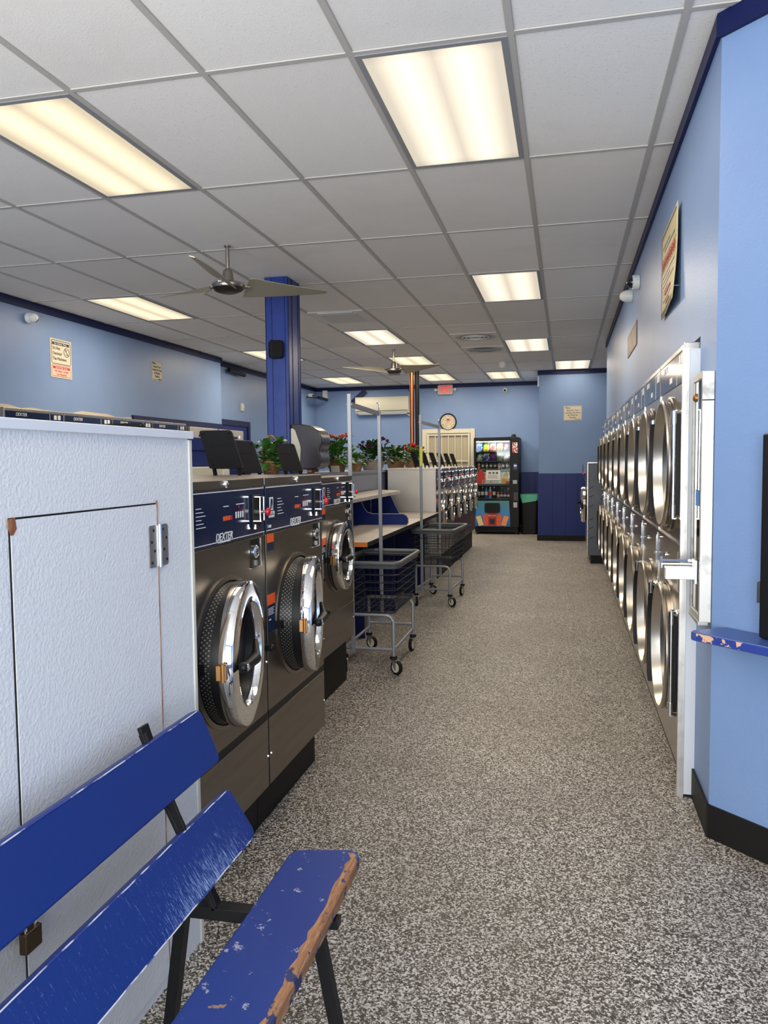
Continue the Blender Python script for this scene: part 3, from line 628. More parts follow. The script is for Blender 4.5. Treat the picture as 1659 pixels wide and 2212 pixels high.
far0 = washer('first washing machine past the folding table, under the steel end panel', (-1.455, 8.92, 0), 0.66, 1.335, 0.33, 0.86, 0.205, 0.30, 4, lid=(-0.30, 0.095), big=False, pb=1.165, dep=0.575, group='washers beyond the folding table')
ordn = ['second washer past the folding table, with an open black lid', 'third washer past the folding table, in the far aisle bank', 'fourth washer past the folding table, in the far aisle bank', 'fifth washer past the folding table, next to last of its bank', 'last washer of the far bank, nearest the vending machine']
for k, s in enumerate(ordn): dup(far0, (-1.455, 8.92+0.665*(k+1), 0), label=s)
# stainless end panel of the far bank
o = MB().box(-2.02, -1.452, 8.895, 8.915, 0.0, 1.32).box(-2.03, -1.449, 8.89, 8.918, 1.32, 1.345).box(-1.47, -1.452, 8.888, 8.9, 0.0, 1.32).build('steel_end_panel', 'steel_p', bevel=0.002)
tag(o, 'tall stainless steel sheet closing the far washer bank at the table end', 'panel')

# central service chase behind the washers
o = MB(); o.box(-2.62, -2.07, 3.0, 6.32, 0, 1.30); o.box(-2.62, -2.06, 6.66, 13.25, 0, 1.30); o.box(-2.62, -2.5, 6.32, 6.66, 0, 1.30); o.box(-2.28, -2.06, 6.32, 6.66, 0, 1.30)
o.box(-2.64, -2.04, 3.0, 6.32, 1.30, 1.325); o.box(-2.64, -2.04, 6.66, 13.25, 1.30, 1.325); o.box(-2.28, -2.04, 6.32, 6.66, 1.30, 1.325)
o = o.build('service_counter', nmat('slate_grey_counter', srgb(92, 98, 122), 0.4)); tag(o, 'long slate grey raised counter running between the washer rows, carrying the plants', 'counter')
# blue plywood box on it
t = thing('plywood_cover', 'navy plywood cover box standing behind the near washers', 'cover box', (-2.32, 3.9, 1.3255))
MB().box(-0.16, 0.24, -0.85, 1.06, 0, 0.17).build('body', 'navy', t); MB().box(-0.17, 0.252, -0.87, 1.08, 0.17, 0.245).build('top_rail', 'navy', t, bevel=0.004)
t = thing('drain_trough_cover', 'cream metal cover strip between the near washers and the navy box', 'cover', (-2.035, 3.98, 1.3255))
MB().box(-0.022, 0.03, -0.5, 0.48, 0.0, 0.075).build('cover', 'cream', t, bevel=0.004); MB().box(0.03, 0.038, 0.38, 0.46, 0.02, 0.05).build('bracket', 'white', t)

# ================================================================== FOLDING TABLE
t = thing('folding_table', 'grey laminate folding table with a raised shelf between the washers', 'table', (-1.40, 5.47, 0))
f = MB(); f.box(-0.64, 0, 0, 3.40, 0.805, 0.835); f.build('table_top', 'lam', t)
MB().box(-0.64, 0.003, -0.004, 0.0, 0.803, 0.837).build('end_edging', 'orangewood', t)
MB().box(0.0, 0.004, 0.0, 3.4, 0.803, 0.836).build('front_edging', 'rubber', t)
f = MB(); f.box(-0.64, -0.625, 0, 3.40, 0.837, 1.08); f.build('back_board', 'navy', t)
f = MB(); f.prism([(-0.63, -0.3), (-0.30, -0.3), (-0.30, 2.60), (-0.63, 2.98)], XY, 1.083, 1.113); f.build('upper_shelf', 'lam', t)
def divider(y, name='divider'):
    pts = [(-0.62, 0.838), (-0.02, 0.838), (-0.005, 0.855), (-0.005, 0.895), (-0.02, 0.925), (-0.05, 0.94), (-0.34, 0.94), (-0.39, 0.955), (-0.42, 0.99), (-0.46, 1.081), (-0.62, 1.081)]
    f = MB(); f.prism(pts, XZ, y, y+0.02); o = f.build(name, 'navy', t)
    e = MB(); e.tube([(a, y, b) for a, b in pts[1:10]], 0.0028, 5); e.build('worn_edge', 'lam', o)
divider(1.55)
f = MB(); f.prism([(-0.62, 0.838), (-0.30, 0.838), (-0.42, 1.082), (-0.62, 1.082)], XZ, 2.62, 2.64); f.build('end_brace', 'navy', t)
for y in (0.55, 1.7, 2.75, 3.3): MB().box(-0.60, -0.17, y, y+0.02, 0.0, 0.804).build('support_panel', 'navy_dk', t)
MB().box(-0.62, -0.60, 0.1, 3.39, 0.0, 0.80).build('rear_panel', 'navy_dk', t)

# ================================================================== STACK DRYERS
def dryer(label, loc, rotz, group, full=True):
    """front faces +x at x=0, y 0..W"""
    W = 0.822; H = 1.895
    t = thing('stack_dryer', label, 'dryer', loc, rotz, group)
    f = MB(); f.box(-0.33, 0, 0.002, W-0.002, 0.10, H); f.build('cabinet', 'steel_d', t, bevel=0.002)
    MB().box(-0.33, -0.03, 0.0, W, 0, 0.10).build('toe_kick', nmat('grubby_kick_steel', (0.12, 0.11, 0.1), 0.45, 0.6) if 'kick' not in M else M['kick'], t)
    f = MB()
    f.box(0, 0.012, 0.0, W, 1.045, 1.06); f.box(0, 0.005, W-0.005, W, 0.1, H); f.build('seam_trim', 'steel_d', t)
    cp = MB().box(0, 0.004, 0.015, W-0.015, 1.738, 1.868).build('control_panel', 'panelblue', t)
    MB().box(0.0, 0.005, 0.015, W-0.015, 1.871, 1.889).build('top_rail', 'steel_d', t)
    text('DEXTER', 0.040, (0.0052, W*0.26, 1.842), '+x', 'whiteink', cp, shear=0.25)
    MB().box(0.004, 0.0048, W*0.735, W*0.74, 1.74, 1.865).build('divider_line', 'whiteink', cp); MB().box(0.004, 0.0048, W*0.81, W*0.86, 1.82, 1.86).build('pictogram', 'whiteink', cp); MB().box(0.004, 0.0048, W*0.88, W*0.93, 1.82, 1.862).build('pictogram', 'whiteink', cp); f = MB()
    f.box(0.004, 0.0048, W*0.45, W*0.55, 1.765, 1.790); f.build('legend', 'whiteink', cp)
    lp = MB().box(0, 0.004, 0.015, W-0.06, 0.895, 1.04).build('lower_panel', 'steel_d', t)
    f = MB(); f.lathe([(0.012, 0.0), (0.012, 0.008), (0.0, 0.012)], (0.004, W*0.4, 0.965), 'x', 14); f.build('lock', 'chrome', lp); MB().lathe([(0.012, 0.0), (0.012, 0.008), (0.0, 0.012)], (0.004, W*0.12, 1.028), 'x', 14).build('lock', 'chrome', lp)
    mech = MB(); mech.box(0.0, 0.014, W-0.045, W-0.012, 0.86, 1.03); mech.box(0.01, 0.02, W-0.06, W-0.005, 0.93, 0.938); mech.prism(rrect(W-0.05, W-0.008, 0.70, 0.82, 0.012), YZ, 0.0, 0.006); mech.build('coin_slide', 'chrome', t)
    MB().sphere((0.012, W-0.03, 0.77), 0.016, 12).build('coin_button', 'chrome', t)
    for zc in (1.395, 0.545):
        r = 0.292; cy = W*0.5
        f = MB(); f.lathe([(r*1.06, 0.0), (r*1.06, 0.010), (r*1.02, 0.014), (r*1.0, 0.012)], (0, cy, zc), 'x', 64, 0, False); f.build('door_collar', 'steel_b', t)
        f = MB(); f.lathe([(r*0.985, 0.010), (r*0.99, 0.030), (r*1.01, 0.036), (r*1.01, 0.044), (r*0.99, 0.050), (r*0.955, 0.050), (r*0.95, 0.046), (r*0.91, 0.006)], (0, cy, zc), 'x', 64, 0, False)
        dr = f.build('door', 'steel_dish', t)
        f = MB(); f.lathe([(r*0.912, 0.007), (r*0.86, 0.005), (0.0, 0.005)], (0, cy, zc), 'x', 48, 0, False); f.build('door_glass', 'blackglass', dr)
        f = MB(); f.cyl((0.032, cy+r*1.19, zc-0.225), (0.032, cy+r*1.19, zc+0.225), 0.0095, 12); f.box(0.0, 0.036, cy+r*1.13, cy+r*1.20, zc+0.222, zc+0.23); f.box(0.0, 0.036, cy+r*1.13, cy+r*1.20, zc-0.23, zc-0.222)
        for s_ in (-1, 1): f.cyl((0.032, cy+r*1.19, zc+s_*0.225), (0.032, cy+r*1.19, zc+s_*0.17), 0.0125, 12)
        f.build('hinge_rod', 'chrome', dr)
        MB().box(0.004, 0.022, cy+r*1.02, cy+r*1.16, zc-0.215, zc+0.215).build('hinge_plate', 'blackm', dr)
        f = MB(); yh = cy-r*1.02
        outl = [(yh+0.03, zc+0.20), (yh-0.012, zc+0.17), (yh-0.028, zc+0.10), (yh-0.014, zc+0.06), (yh-0.014, zc-0.10), (yh-0.03, zc-0.14), (yh-0.012, zc-0.22), (yh+0.045, zc-0.25), (yh+0.03, zc-0.15), (yh+0.006, zc-0.08), (yh+0.004, zc+0.06), (yh+0.01, zc+0.12)]
        f.prism([(a-0.012, b) for a, b in outl], YZ, 0.012, 0.064); f.build('handle', 'blackm', dr, bevel=0.003)
    return t
M['kick'] = nmat('grubby_kick_steel', (0.12, 0.11, 0.1), 0.45, 0.6)
DX = 0.475
# facing the aisle (-x): rotate by pi, so local y runs towards the camera
nth = ['stack dryer nearest the camera, beside the wall dispenser', 'second stack dryer from the wall dispenser', 'third stack dryer from the wall dispenser', 'fourth stack dryer from the wall dispenser', 'fifth stack dryer, middle of the built-in bank', 'sixth stack dryer from the wall dispenser', 'seventh stack dryer from the wall dispenser', 'stack dryer next to last in the bank, near the grey-sided washer', 'last stack dryer of the bank, touching the grey-sided washer']
d0 = dryer(nth[0], (DX, 3.43+0.822, 0), pi, 'stainless stack dryers built into the right wall')
for k in range(1, 9): dup(d0, (DX, 3.43+0.822*(k+1), 0), pi, label=nth[k])
ln = ['stack dryer behind the white cabinet, cut by the picture edge', 'dryer below the do-not-overload sign, second over the white cabinet', 'dryer with a visible maker panel between the two left wall signs', 'dryer under the small laundry sign, last before the plain steel units']
for k in range(4): dup(d0, (XL+0.335, 5.80+0.8225*k, 0), 0, label=ln[k], group='stack dryers along the left wall', scale=(1, 1, 1.012))
# two plain stainless units further along the left wall
t0 = thing('steel_dryer', 'plain steel machine by the left wall, next to the maker-panelled dryers', 'dryer', (XL+0.05, 9.16, 0), 0, 'plain stainless machines on the left wall')
MB().box(-0.045, 0.30, 0.02, 0.84, 0.0, 1.89).build('cabinet', 'steel_p', t0, bevel=0.004)
MB().box(0.30, 0.303, 0.25, 0.62, 1.765, 1.80).build('display', 'black', t0); MB().box(0.30, 0.306, 0.70, 0.73, 1.78, 1.82).build('lock', 'chrome', t0)
MB().lathe([(0.30, 0), (0.30, 0.04), (0.22, 0.05), (0.0, 0.03)], (0.30, 0.43, 1.25), 'x', 40).build('door', 'steel_b', t0)
dup(t0, (XL+0.05, 10.02, 0), 0, label='plain steel machine at the end of the left wall, beside the blue door')

# single big washer with grey side panel, far right
t = thing('large_washer', 'grey-sided large washer standing at the end of the dryer bank', 'washing machine', (0.30, 11.0, 0))
f = MB(); f.box(0.0, 0.55, 0, 0.85, 0.115, 1.37); f.build('side_panels', nmat('grey_painted_side', srgb(84, 92, 104), 0.4, var=(3, srgb(70, 76, 86), 0.4, 0.7)), t)
MB().box(0.04, 0.55, 0.0, 0.85, 0.0, 0.115).build('base', 'rubber', t)
MB().box(-0.012, 0.0, 0.0, 0.85, 0.115, 1.37).box(-0.012, 0.55, -0.004, 0.85, 1.37, 1.385).build('front_panel', 'steel_b', t, bevel=0.002)
f = MB()
for z in (1.05, 0.93, 0.80, 0.62, 0.5, 0.36): f.bar((0.02, -0.0015, z-0.02), (0.07, -0.0015, z+0.005), 0.003, 0.008); f.bar((0.16, -0.0015, z-0.045), (0.20, -0.0015, z-0.045), 0.003, 0.008)
f.build('side_slots', 'black', t)
rg = MB().lathe([(0.25, 0.02), (0.255, 0.05), (0.24, 0.075), (0.19, 0.08), (0.17, 0.05)], (-0.01, 0.42, 0.79), (Vector((0, 1, 0)), Vector((0, 0, 1)), Vector((-1, 0, 0))), 48, 0, False).build('door_ring', 'chrome', t)
MB().lathe([(0.24, 0.0), (0.24, 0.03)], (-0.012, 0.42, 0.79), (Vector((0, 1, 0)), Vector((0, 0, 1)), Vector((-1, 0, 0))), 40).build('door_boot', 'black', rg)
MB().lathe([(0.175, 0.05), (0.1, 0.03), (0.0, 0.025)], (-0.01, 0.42, 0.79), (Vector((0, 1, 0)), Vector((0, 0, 1)), Vector((-1, 0, 0))), 40, 0, False).build('door_glass', 'blackglass', rg)
f = MB(); f.bar((-0.09, 0.14, 0.83), (-0.15, 0.12, 0.83), 0.02, 0.03); f.bar((-0.145, 0.12, 0.84), (-0.145, 0.12, 0.68), 0.018, 0.018); f.build('handle', 'black', rg)
f = MB(); f.tube([(-0.02, 0.3, 1.33), (-0.06, 0.3, 1.36), (-0.06, 0.3, 1.22), (-0.03, 0.3, 1.12)], 0.004, 6); f.tube([(-0.02, 0.5, 1.33), (-0.06, 0.5, 1.36), (-0.06, 0.5, 1.22)], 0.004, 6); f.build('coin_bracket', 'chrome', t)
MB().bar((-0.03, 0.3, 1.25), (-0.07, 0.3, 1.22), 0.012, 0.012).build('red_lever', 'red', t)

# post and filler where the bank starts
t = thing('dryer_end_post', 'white end post with aluminium edges beside the nearest stack dryer', 'post', (0.50, 3.41, 0))
MB().box(-0.012, 0.035, -0.005, 0.014, 0.012, 1.865).build('white_board', nmat('white_painted_filler', srgb(205, 208, 214), 0.5), t)
MB().box(-0.038, -0.0125, -0.007, 0.014, 0.0, 1.868).box(-0.030, -0.025, -0.010, -0.007, 0.0, 1.868).box(-0.014, -0.0125, -0.010, -0.007, 0.0, 1.868).build('metal_edge', 'alu', t)
MB().box(-0.012, 0.035, -0.002, 0.014, 0.0, 0.012).build('foot', 'rubber', t)

# wall dispenser with coin slide
t = thing('wall_dispenser', 'shallow metal wall dispenser with a clear front and protruding coin slide', 'dispenser', (XR-0.001, 3.20, 0.81))
f = MB(); f.box(-0.042, 0.0, -0.125, -0.105, 0, 0.93); f.box(-0.042, 0.0, 0.095, 0.115, 0, 0.93); f.box(-0.042, 0.0, -0.105, 0.095, 0, 0.025); f.box(-0.042, 0.0, -0.105, 0.095, 0.905, 0.93); f.box(-0.008, 0.0, -0.105, 0.095, 0.025, 0.905); f.build('housing', 'galv', t, bevel=0.002)
MB().box(-0.043, -0.0, -0.127, -0.1255, 0.822, 0.826).build('seam', 'blackm', t)
MB().box(-0.036, -0.033, -0.105, 0.095, 0.025, 0.905).build('clear_front', 'glass', t)
f = MB(); f.cyl((-0.022, 0.0, 0.25), (-0.022, 0.0, 0.62), 0.012, 14); f.cyl((-0.022, 0.0, 0.62), (-0.022, 0.0, 0.66), 0.007, 12); f.build('column_tube', 'galv', t)
MB().box(-0.038, -0.036, -0.05, 0.02, 0.43, 0.49).build('blue_label', nmat('blue_label', srgb(50, 120, 190), 0.5), t)
f = MB(); f.lathe([(0.016, 0), (0.016, 0.01), (0.008, 0.016), (0.0, 0.016)], (-0.043, -0.02, 0.84), (Vector((0, 1, 0)), Vector((0, 0, 1)), Vector((-1, 0, 0))), 16); f.build('lock', 'brass', t)
f = MB(); f.box(-0.155, -0.045, -0.06, -0.02, 0.150, 0.196); f.box(-0.052, -0.042, -0.075, 0.0, 0.135, 0.225); cs = f.build('coin_slide', nmat('bright_cast_slide', (0.72, 0.73, 0.76), 0.35, 0.5), t, bevel=0.002)
f = MB(); f.bar((-0.16, 0.01, 0.215), (-0.045, 0.01, 0.215), 0.006, 0.01); f.bar((-0.16, 0.01, 0.20), (-0.045, 0.01, 0.20), 0.006, 0.008); f.bar((-0.162, 0.01, 0.185), (-0.162, 0.01, 0.23), 0.008, 0.008); f.build('guide_rods', 'chrome', cs)
f = MB(); f.box(-0.045, -0.010, -0.12, 0.11, -0.012, 0.0); f.build('bottom_rail', 'alu', t)

# blue ledge on the angled wall and black box over it
u = Vector((0.7071, -0.7071, 0)); nrm = Vector((-0.7071, -0.7071, 0)); base = Vector((XR, PY, 0))
t = thing('wall_ledge', 'blue painted wooden ledge with chipped front edge on the angled wall', 'shelf', (0, 0, 0))
f = MB(); fn = lambda a, b, d: base+u*a+nrm*b+Vector((0, 0, d))
f.prism([(0.062, 0.002), (1.4, 0.002), (1.4, 0.165), (0.045, 0.165), (0.030, 0.160), (0.022, 0.145)], fn, 0.775, 0.808); f.build('board', nmat('blue_ledge_paint', srgb(54, 80, 142), 0.35), t, bevel=0.005)
f = MB(); f.prism([(0.055, 0.1652), (1.4, 0.1652), (1.4, 0.1665), (0.055, 0.1665)], fn, 0.779, 0.804); f.build('chipped_edge', 'chipedge', t)
f = MB(); f.prism([(0.40, 0.002), (0.42, 0.002), (0.42, 0.13), (0.40, 0.13)], fn, 0.66, 0.7745); f.build('bracket', 'navy', t)
t = thing('black_wall_box', 'tall black metal box above the blue ledge, at the picture edge', 'box', (0, 0, 0))
f = MB(); f.prism([(0.215, 0.002), (0.75, 0.002), (0.75, 0.08), (0.235, 0.08)], fn, 0.812, 1.50); f.build('housing', 'black', t, bevel=0.006)
f = MB(); f.prism([(0.208, 0.01), (0.2145, 0.01), (0.2345, 0.075), (0.226, 0.08)], fn, 0.93, 1.0); f.build('side_hinge', 'black', t)

# ================================================================== WHITE PANELLED CABINET (bench stands against it)
t = thing('panelled_cabinet', 'tall white pebbled cabinet with a cut-out hatch, behind the blue bench', 'cabinet', (-1.05, 1.2, 0))
MB().box(-1.4, -0.001, -0.95, 0.855, 0.0, 1.49).build('body', 'frp', t)
MB().box(-0.0005, 0.0035, -0.95, 0.10, 0.0, 1.487).build('overlay_panel', 'frp', t) if False else None
f = MB(); f.box(-1.4, 0.009, -0.96, 0.873, 1.49, 1.512); f.build('top_cap', nmat('white_top_cap', srgb(226, 229, 234), 0.4), t, bevel=0.002)
MB().box(-1.4, 0.004, 0.8555, 0.870, 0.0, 1.487).build('corner_trim', 'frpedge', t)
# saw-cut hatch outline: dark gap, raw wood edge
HY0, HY1, HZ0, HZ1 = 0.105, 0.668, 0.03, 1.318
h = MB().box(0.0, 0.0022, HY0+0.004, HY1-0.003, HZ0, HZ1-0.004).build('hatch_door', 'frp', t)
f = MB(); f.box(-0.001, 0.0006, HY0, HY1, HZ0, HZ1); f.build('saw_gap', 'blackm', t)
raw = nmat('raw_plywood_edge', srgb(140, 84, 52), 0.8, var=(30, srgb(196, 150, 110), 0.4, 0.6), stretch=(1, 1, 0.4))
f = MB(); f.box(0.0005, 0.0026, HY1-0.0035, HY1+0.0012, HZ0, HZ1)
f.prism([(HY0-0.006, HZ1-0.002), (HY0+0.016, HZ1+0.0), (HY0+0.020, HZ1-0.022), (HY0+0.010, HZ1-0.034), (HY0+0.002, HZ1-0.034), (HY0-0.006, HZ1-0.014)], YZ, 0.0023, 0.0030)
f.prism([(HY1-0.006, HZ1+0.006), (HY1+0.002, HZ1+0.006), (HY1+0.003, HZ1-0.02), (HY1, HZ1-0.05), (HY1-0.003, HZ1-0.02)], YZ, 0.0023, 0.0030)
f.build('raw_wood_edge', raw, t)
def hinge(y, z, par):
    f = MB(); f.prism(rrect(y-0.050, y-0.005, z-0.055, z+0.055, 0.008), YZ, 0.0025, 0.0055); f.prism(rrect(y+0.005, y+0.047, z-0.055, z+0.055, 0.008), YZ, 0.0025, 0.0055)
    o = f.build('hinge', 'hinge', par)
    k = MB(); k.cyl((0.008, y, z-0.056), (0.008, y, z+0.056), 0.0065, 12); k.build('knuckle', 'chrome', o)
    k = MB()
    for dy, dz in ((-0.028, 0.042), (-0.038, 0.012), (-0.024, -0.012), (-0.038, -0.042), (0.020, 0.042), (0.038, 0.018), (0.025, -0.012), (0.038, -0.040)): k.lathe([(0.0045, 0), (0.003, 0.0015), (0, 0.0015)], (0.0055, y+dy, z+dz), 'x', 8)
    k.build('screws', 'blackm', o)
hinge(HY1+0.001, 1.205, t)
hinge(HY1+0.001, 0.30, t)
f = MB(); f.box(0.0025, 0.008, 0.0, 0.20, 0.515, 0.565); f.box(0.008, 0.016, 0.075, 0.10, 0.53, 0.55); f.build('hasp', 'hinge', t, bevel=0.002)
t = thing('padlock', 'brown metal padlock hanging on the hatch hasp between the bench slats', 'padlock', (-1.025, 1.29, 0.50))
MB().box(-0.009, 0.009, -0.024, 0.024, -0.035, 0.008).build('lock_body', nmat('dark_brass_lock', (0.10, 0.07, 0.045), 0.35, 0.9), t, bevel=0.003)
f = MB(); f.tube([(0, -0.014, 0.005), (0, -0.014, 0.03)]+[(0, -0.014*cos(a*pi/8), 0.03+0.014*sin(a*pi/8)) for a in range(1, 8)]+[(0, 0.014, 0.03), (0, 0.014, 0.005)], 0.0032, 8); f.build('shackle', 'chrome', t)

# ================================================================== BENCH
t = thing('bench', 'chipped royal blue wooden bench on a black steel frame', 'bench', (-0.72, 1.1, 0))
def slat(name, c_top, c_bot, thick, y0, y1, mat, corner, worn=None):
    """plank spanning y0..y1; cross-section from c_top to c_bot (x,z); thickness to the rear"""
    a = Vector((c_top[0], 0, c_top[1])); b = Vector((c_bot[0], 0, c_bot[1])); e = (b-a); Wd = e.length; e.normalize(); nrm_ = Vector((e.z, 0, -e.x))
    if nrm_.x > 0: nrm_ = -nrm_
    out = rrect(y0, y1, 0, Wd, corner, 6)
    f = MB(); f.prism(out, lambda p, q, d: a+e*q+Vector((0, p, 0))+nrm_*d, 0, thick)
    return f.build(name, mat, t, bevel=0.006, seg=3)
rt = -0.72; off = lambda x: x+0.72
S0, S1 = -0.95, 0.77      # local y
us = slat('back_slat', (off(-0.940), 0.775), (off(-0.882), 0.638), 0.030, S0, S1, 'bench_u', 0.022)
ls = slat('back_slat', (off(-0.858), 0.572), (off(-0.782), 0.452), 0.030, S0, S1-0.01, 'bench_l', 0.022)
f = MB(); f.prism([(off(-0.678), S0), (off(-0.500), S0), (off(-0.500), S1-0.03), (off(-0.512), S1-0.008), (off(-0.54), S1-0.002), (off(-0.665), S1-0.03), (off(-0.678), S1-0.055)], XY, 0.398, 0.432)
st = f.build('seat', 'bench_s', t, bevel=0.006, seg=3)
random.seed(8); f = MB(); n = 60; vs = []; fs = []
for k in range(n+1):
    y = S0+(S1-0.02-S0)*k/n; xi = off(-0.522)+random.uniform(-0.004, 0.006); 
    if k > n-2: xi -= 0.0
    for p in ((xi, 0.4323), (off(-0.5030), 0.4322), (off(-0.4993), 0.4285), (off(-0.4990), 0.402)): vs.append((p[0]-(0.012 if k == n else 0), y, p[1]))
for k in range(n):
    for j in range(3): fs.append((k*4+j, k*4+j+1, k*4+4+j+1, k*4+4+j))
f.add(vs, fs); f.build('worn_edge', 'barewood', st)
# pale worn arrises on the back slats
def arris(pts, parent, name='worn_edge'):
    f = MB(); f.tube(pts, 0.0016, 5); f.build(name, nmat('chipped_white_primer', srgb(205, 208, 218), 0.7) if 'primer' not in M else M['primer'], parent)
M['primer'] = nmat('chipped_white_primer', srgb(205, 208, 218), 0.7, var=(16, srgb(40, 60, 140), 0.48, 0.56))
random.seed(3)
def jag(x, z, a, b, k=40): return [(off(x)+random.uniform(-.0007, .0007), a+(b-a)*i/k, z+random.uniform(-.0008, .0008)) for i in range(k+1)]
arris(jag(-0.9385, 0.7715, S0, S1-0.025), us); arris(jag(-0.8565, 0.5685, S0, S1-0.035), ls); arris(jag(-0.7825, 0.4545, S0, S1-0.035), ls)
# frame: near and far trestles of black steel
def trestle(y):
    f = MB()
    f.bar((off(-0.968), y, 0.805), (off(-0.905), y, 0.62), 0.036, 0.010); f.bar((off(-0.905), y, 0.62), (off(-0.790), y, 0.385), 0.036, 0.010); f.bar((off(-0.961), y-0.013, 0.79), (off(-0.790), y-0.013, 0.39), 0.008, 0.02)
    f.build('back_bracket', 'blackm', t, bevel=0.0015)
    f = MB(); f.bar((off(-0.885), y, 0.375), (off(-0.520), y, 0.380), 0.036, 0.030); f.build('seat_rail', 'blackm', t, bevel=0.002)
    f = MB(); f.bar((off(-0.875), y, 0.37), (off(-0.925), y, 0.02), 0.034, 0.026, up=(1, 0, 0)); f.bar((off(-0.885), y, 0.012), (off(-0.96), y, 0.012), 0.05, 0.022); f.build('leg', 'blackm', t, bevel=0.002)
    f = MB(); f.bar((off(-0.545), y, 0.37), (off(-0.475), y, 0.0), 0.030, 0.026, up=(1, 0, 0)); f.build('leg', 'blackm', t, bevel=0.002)
    f = MB(); f.bar((off(-0.535), y, 0.385), (off(-0.492), y, 0.385), 0.03, 0.02); f.build('bolt_end', 'black', t)
trestle(0.53); trestle(-0.70)

# ================================================================== LAUNDRY CARTS
def cart(loc, label):
    t = thing('laundry_cart', label, 'laundry cart', loc, 0, 'wire laundry carts with hanging racks')
    # local: x 0..0.40 across, y 0..0.70 along; origin near-left wheel side
    L = []
    f = MB()
    def loop(z, grow):
        return [(0.0-grow, -grow, z), (0.38+grow, -grow, z), (0.38+grow, 0.72+grow, z), (-grow, 0.72+grow, z)]
    def rl(z, g, r=0.04):
        x0, x1, y0, y1 = -g, 0.38+g, -g, 0.72+g; return [(a, b_, z) for a, b_ in rrect(x0, x1, y0, y1, r, 4)]
    f = MB(); f.tube([(0.36, 0.02, 0.12), (0.36, 0.02, 0.355), (0.34, 0.02, 0.385), (0.30, 0.02, 0.395), (0.02, 0.02, 0.395)], 0.0125, 10); f.tube([(0.36, 0.70, 0.12), (0.36, 0.70, 0.355), (0.34, 0.70, 0.385), (0.30, 0.70, 0.395), (0.02, 0.70, 0.395)], 0.0125, 10)
    f.tube([(0.02, 0.02, 0.12), (0.02, 0.02, 0.395)], 0.0125, 10); f.tube([(0.02, 0.70, 0.12), (0.02, 0.70, 0.395)], 0.0125, 10)
    f.tube([(0.02, 0.02, 0.165), (0.36, 0.02, 0.165)], 0.011, 10); f.tube([(0.36, 0.02, 0.165), (0.36, 0.70, 0.165)], 0.011, 10); f.tube([(0.02, 0.70, 0.20), (0.36, 0.70, 0.20)], 0.011, 10); f.tube([(0.02, 0.02, 0.165), (0.02, 0.70, 0.165)], 0.011, 10)
    f.build('frame', 'greysteel', t)
    # basket wires
    f = MB(); zs = [0.41+0.31*k/6 for k in range(7)]
    for z in zs: f.tube(rl(z, -0.015+0.035*(z-0.41)/0.31), 0.0034, 5, 0, True)
    def wall(a, b_, n):
        for k in range(n+1):
            u = k/n; p0 = Vector(a[0]).lerp(Vector(a[1]), u); p1 = Vector(b_[0]).lerp(Vector(b_[1]), u); f.tube([p0, p1], 0.0017, 4)
    lo, hi = loop(0.41, -0.03), loop(0.72, 0.01); lo2 = [(0.015, 0.015, .41), (0.365, 0.015, .41), (0.365, 0.705, .41), (0.015, 0.705, .41)]; hi2 = [(-.02, -.02, .72), (0.40, -.02, .72), (0.40, 0.74, .72), (-.02, 0.74, .72)]
    def ins(P, i, j, s=0.07): a, b_ = Vector(P[i]), Vector(P[j]); return (a.lerp(b_, s), b_.lerp(a, s))
    for i, j, n in ((0, 1, 9), (1, 2, 17), (2, 3, 9), (3, 0, 17)):
        A0, A1 = ins(lo2, i, j); B0, B1 = ins(hi2, i, j); wall((A0, A1), (B0, B1), n)
    for k in range(12): y = 0.03+k*0.06; f.tube([(0.018, y, 0.412), (0.362, y, 0.412)], 0.0022, 4)
    for k in range(8): x = 0.03+k*0.046; f.tube([(x, 0.018, 0.409), (x, 0.702, 0.409)], 0.0026, 4)
    f.build('wire_basket', 'wire', t)
    # plastic rim with drooping lip
    f = MB(); path = rl(0.748, 0.025, 0.05)
    f.tube(path, 0.0145, 8, 0, True)
    k = len(path); vs = []; fs = []
    for (x, y, z) in path: vs += [(x, y, z), (x, y, z-0.03), (x+(0.19-x)*0.015, y+(0.36-y)*0.01, z-0.036)]
    for i in range(k):
        a = i*3; b_ = ((i+1) % k)*3; fs += [(a, b_, b_+1, a+1), (a+1, b_+1, b_+2, a+2)]
    f.add(vs, fs); f.build('basket_rim', 'rimgrey', t)
    # hanging rack
    f = MB(); f.box(0.075, 0.102, -0.005, 0.012, 0.13, 1.86); f.box(0.075, 0.102, 0.690, 0.707, 0.19, 1.84); f.build('rack_post', 'greysteel', t, bevel=0.002) if False else None
    p1 = MB().bar((0.088, -0.006, 0.14), (0.080, -0.006, 1.87), 0.026, 0.016, up=(0, 1, 0)).build('rack_post', 'greysteel', t, bevel=0.002)
    p2 = MB().bar((0.118, 0.716, 0.19), (0.110, 0.716, 1.80), 0.026, 0.016, up=(0, 1, 0)).build('rack_post', 'greysteel', t, bevel=0.002)
    f = MB(); f.bar((0.084, 0.0, 1.80), (0.108, 0.712, 1.78), 0.018, 0.030); f.build('rack_bar', 'greysteel', t)
    f = MB(); f.tube([(0.110, 0.716, 1.79), (0.110, 0.716, 1.845), (0.104, 0.716, 1.858), (0.092, 0.716, 1.858)], 0.004, 6); f.cyl((0.06, -0.006, 1.80), (0.105, -0.006, 1.80), 0.006, 8); f.build('rack_hook', 'chrome', t)
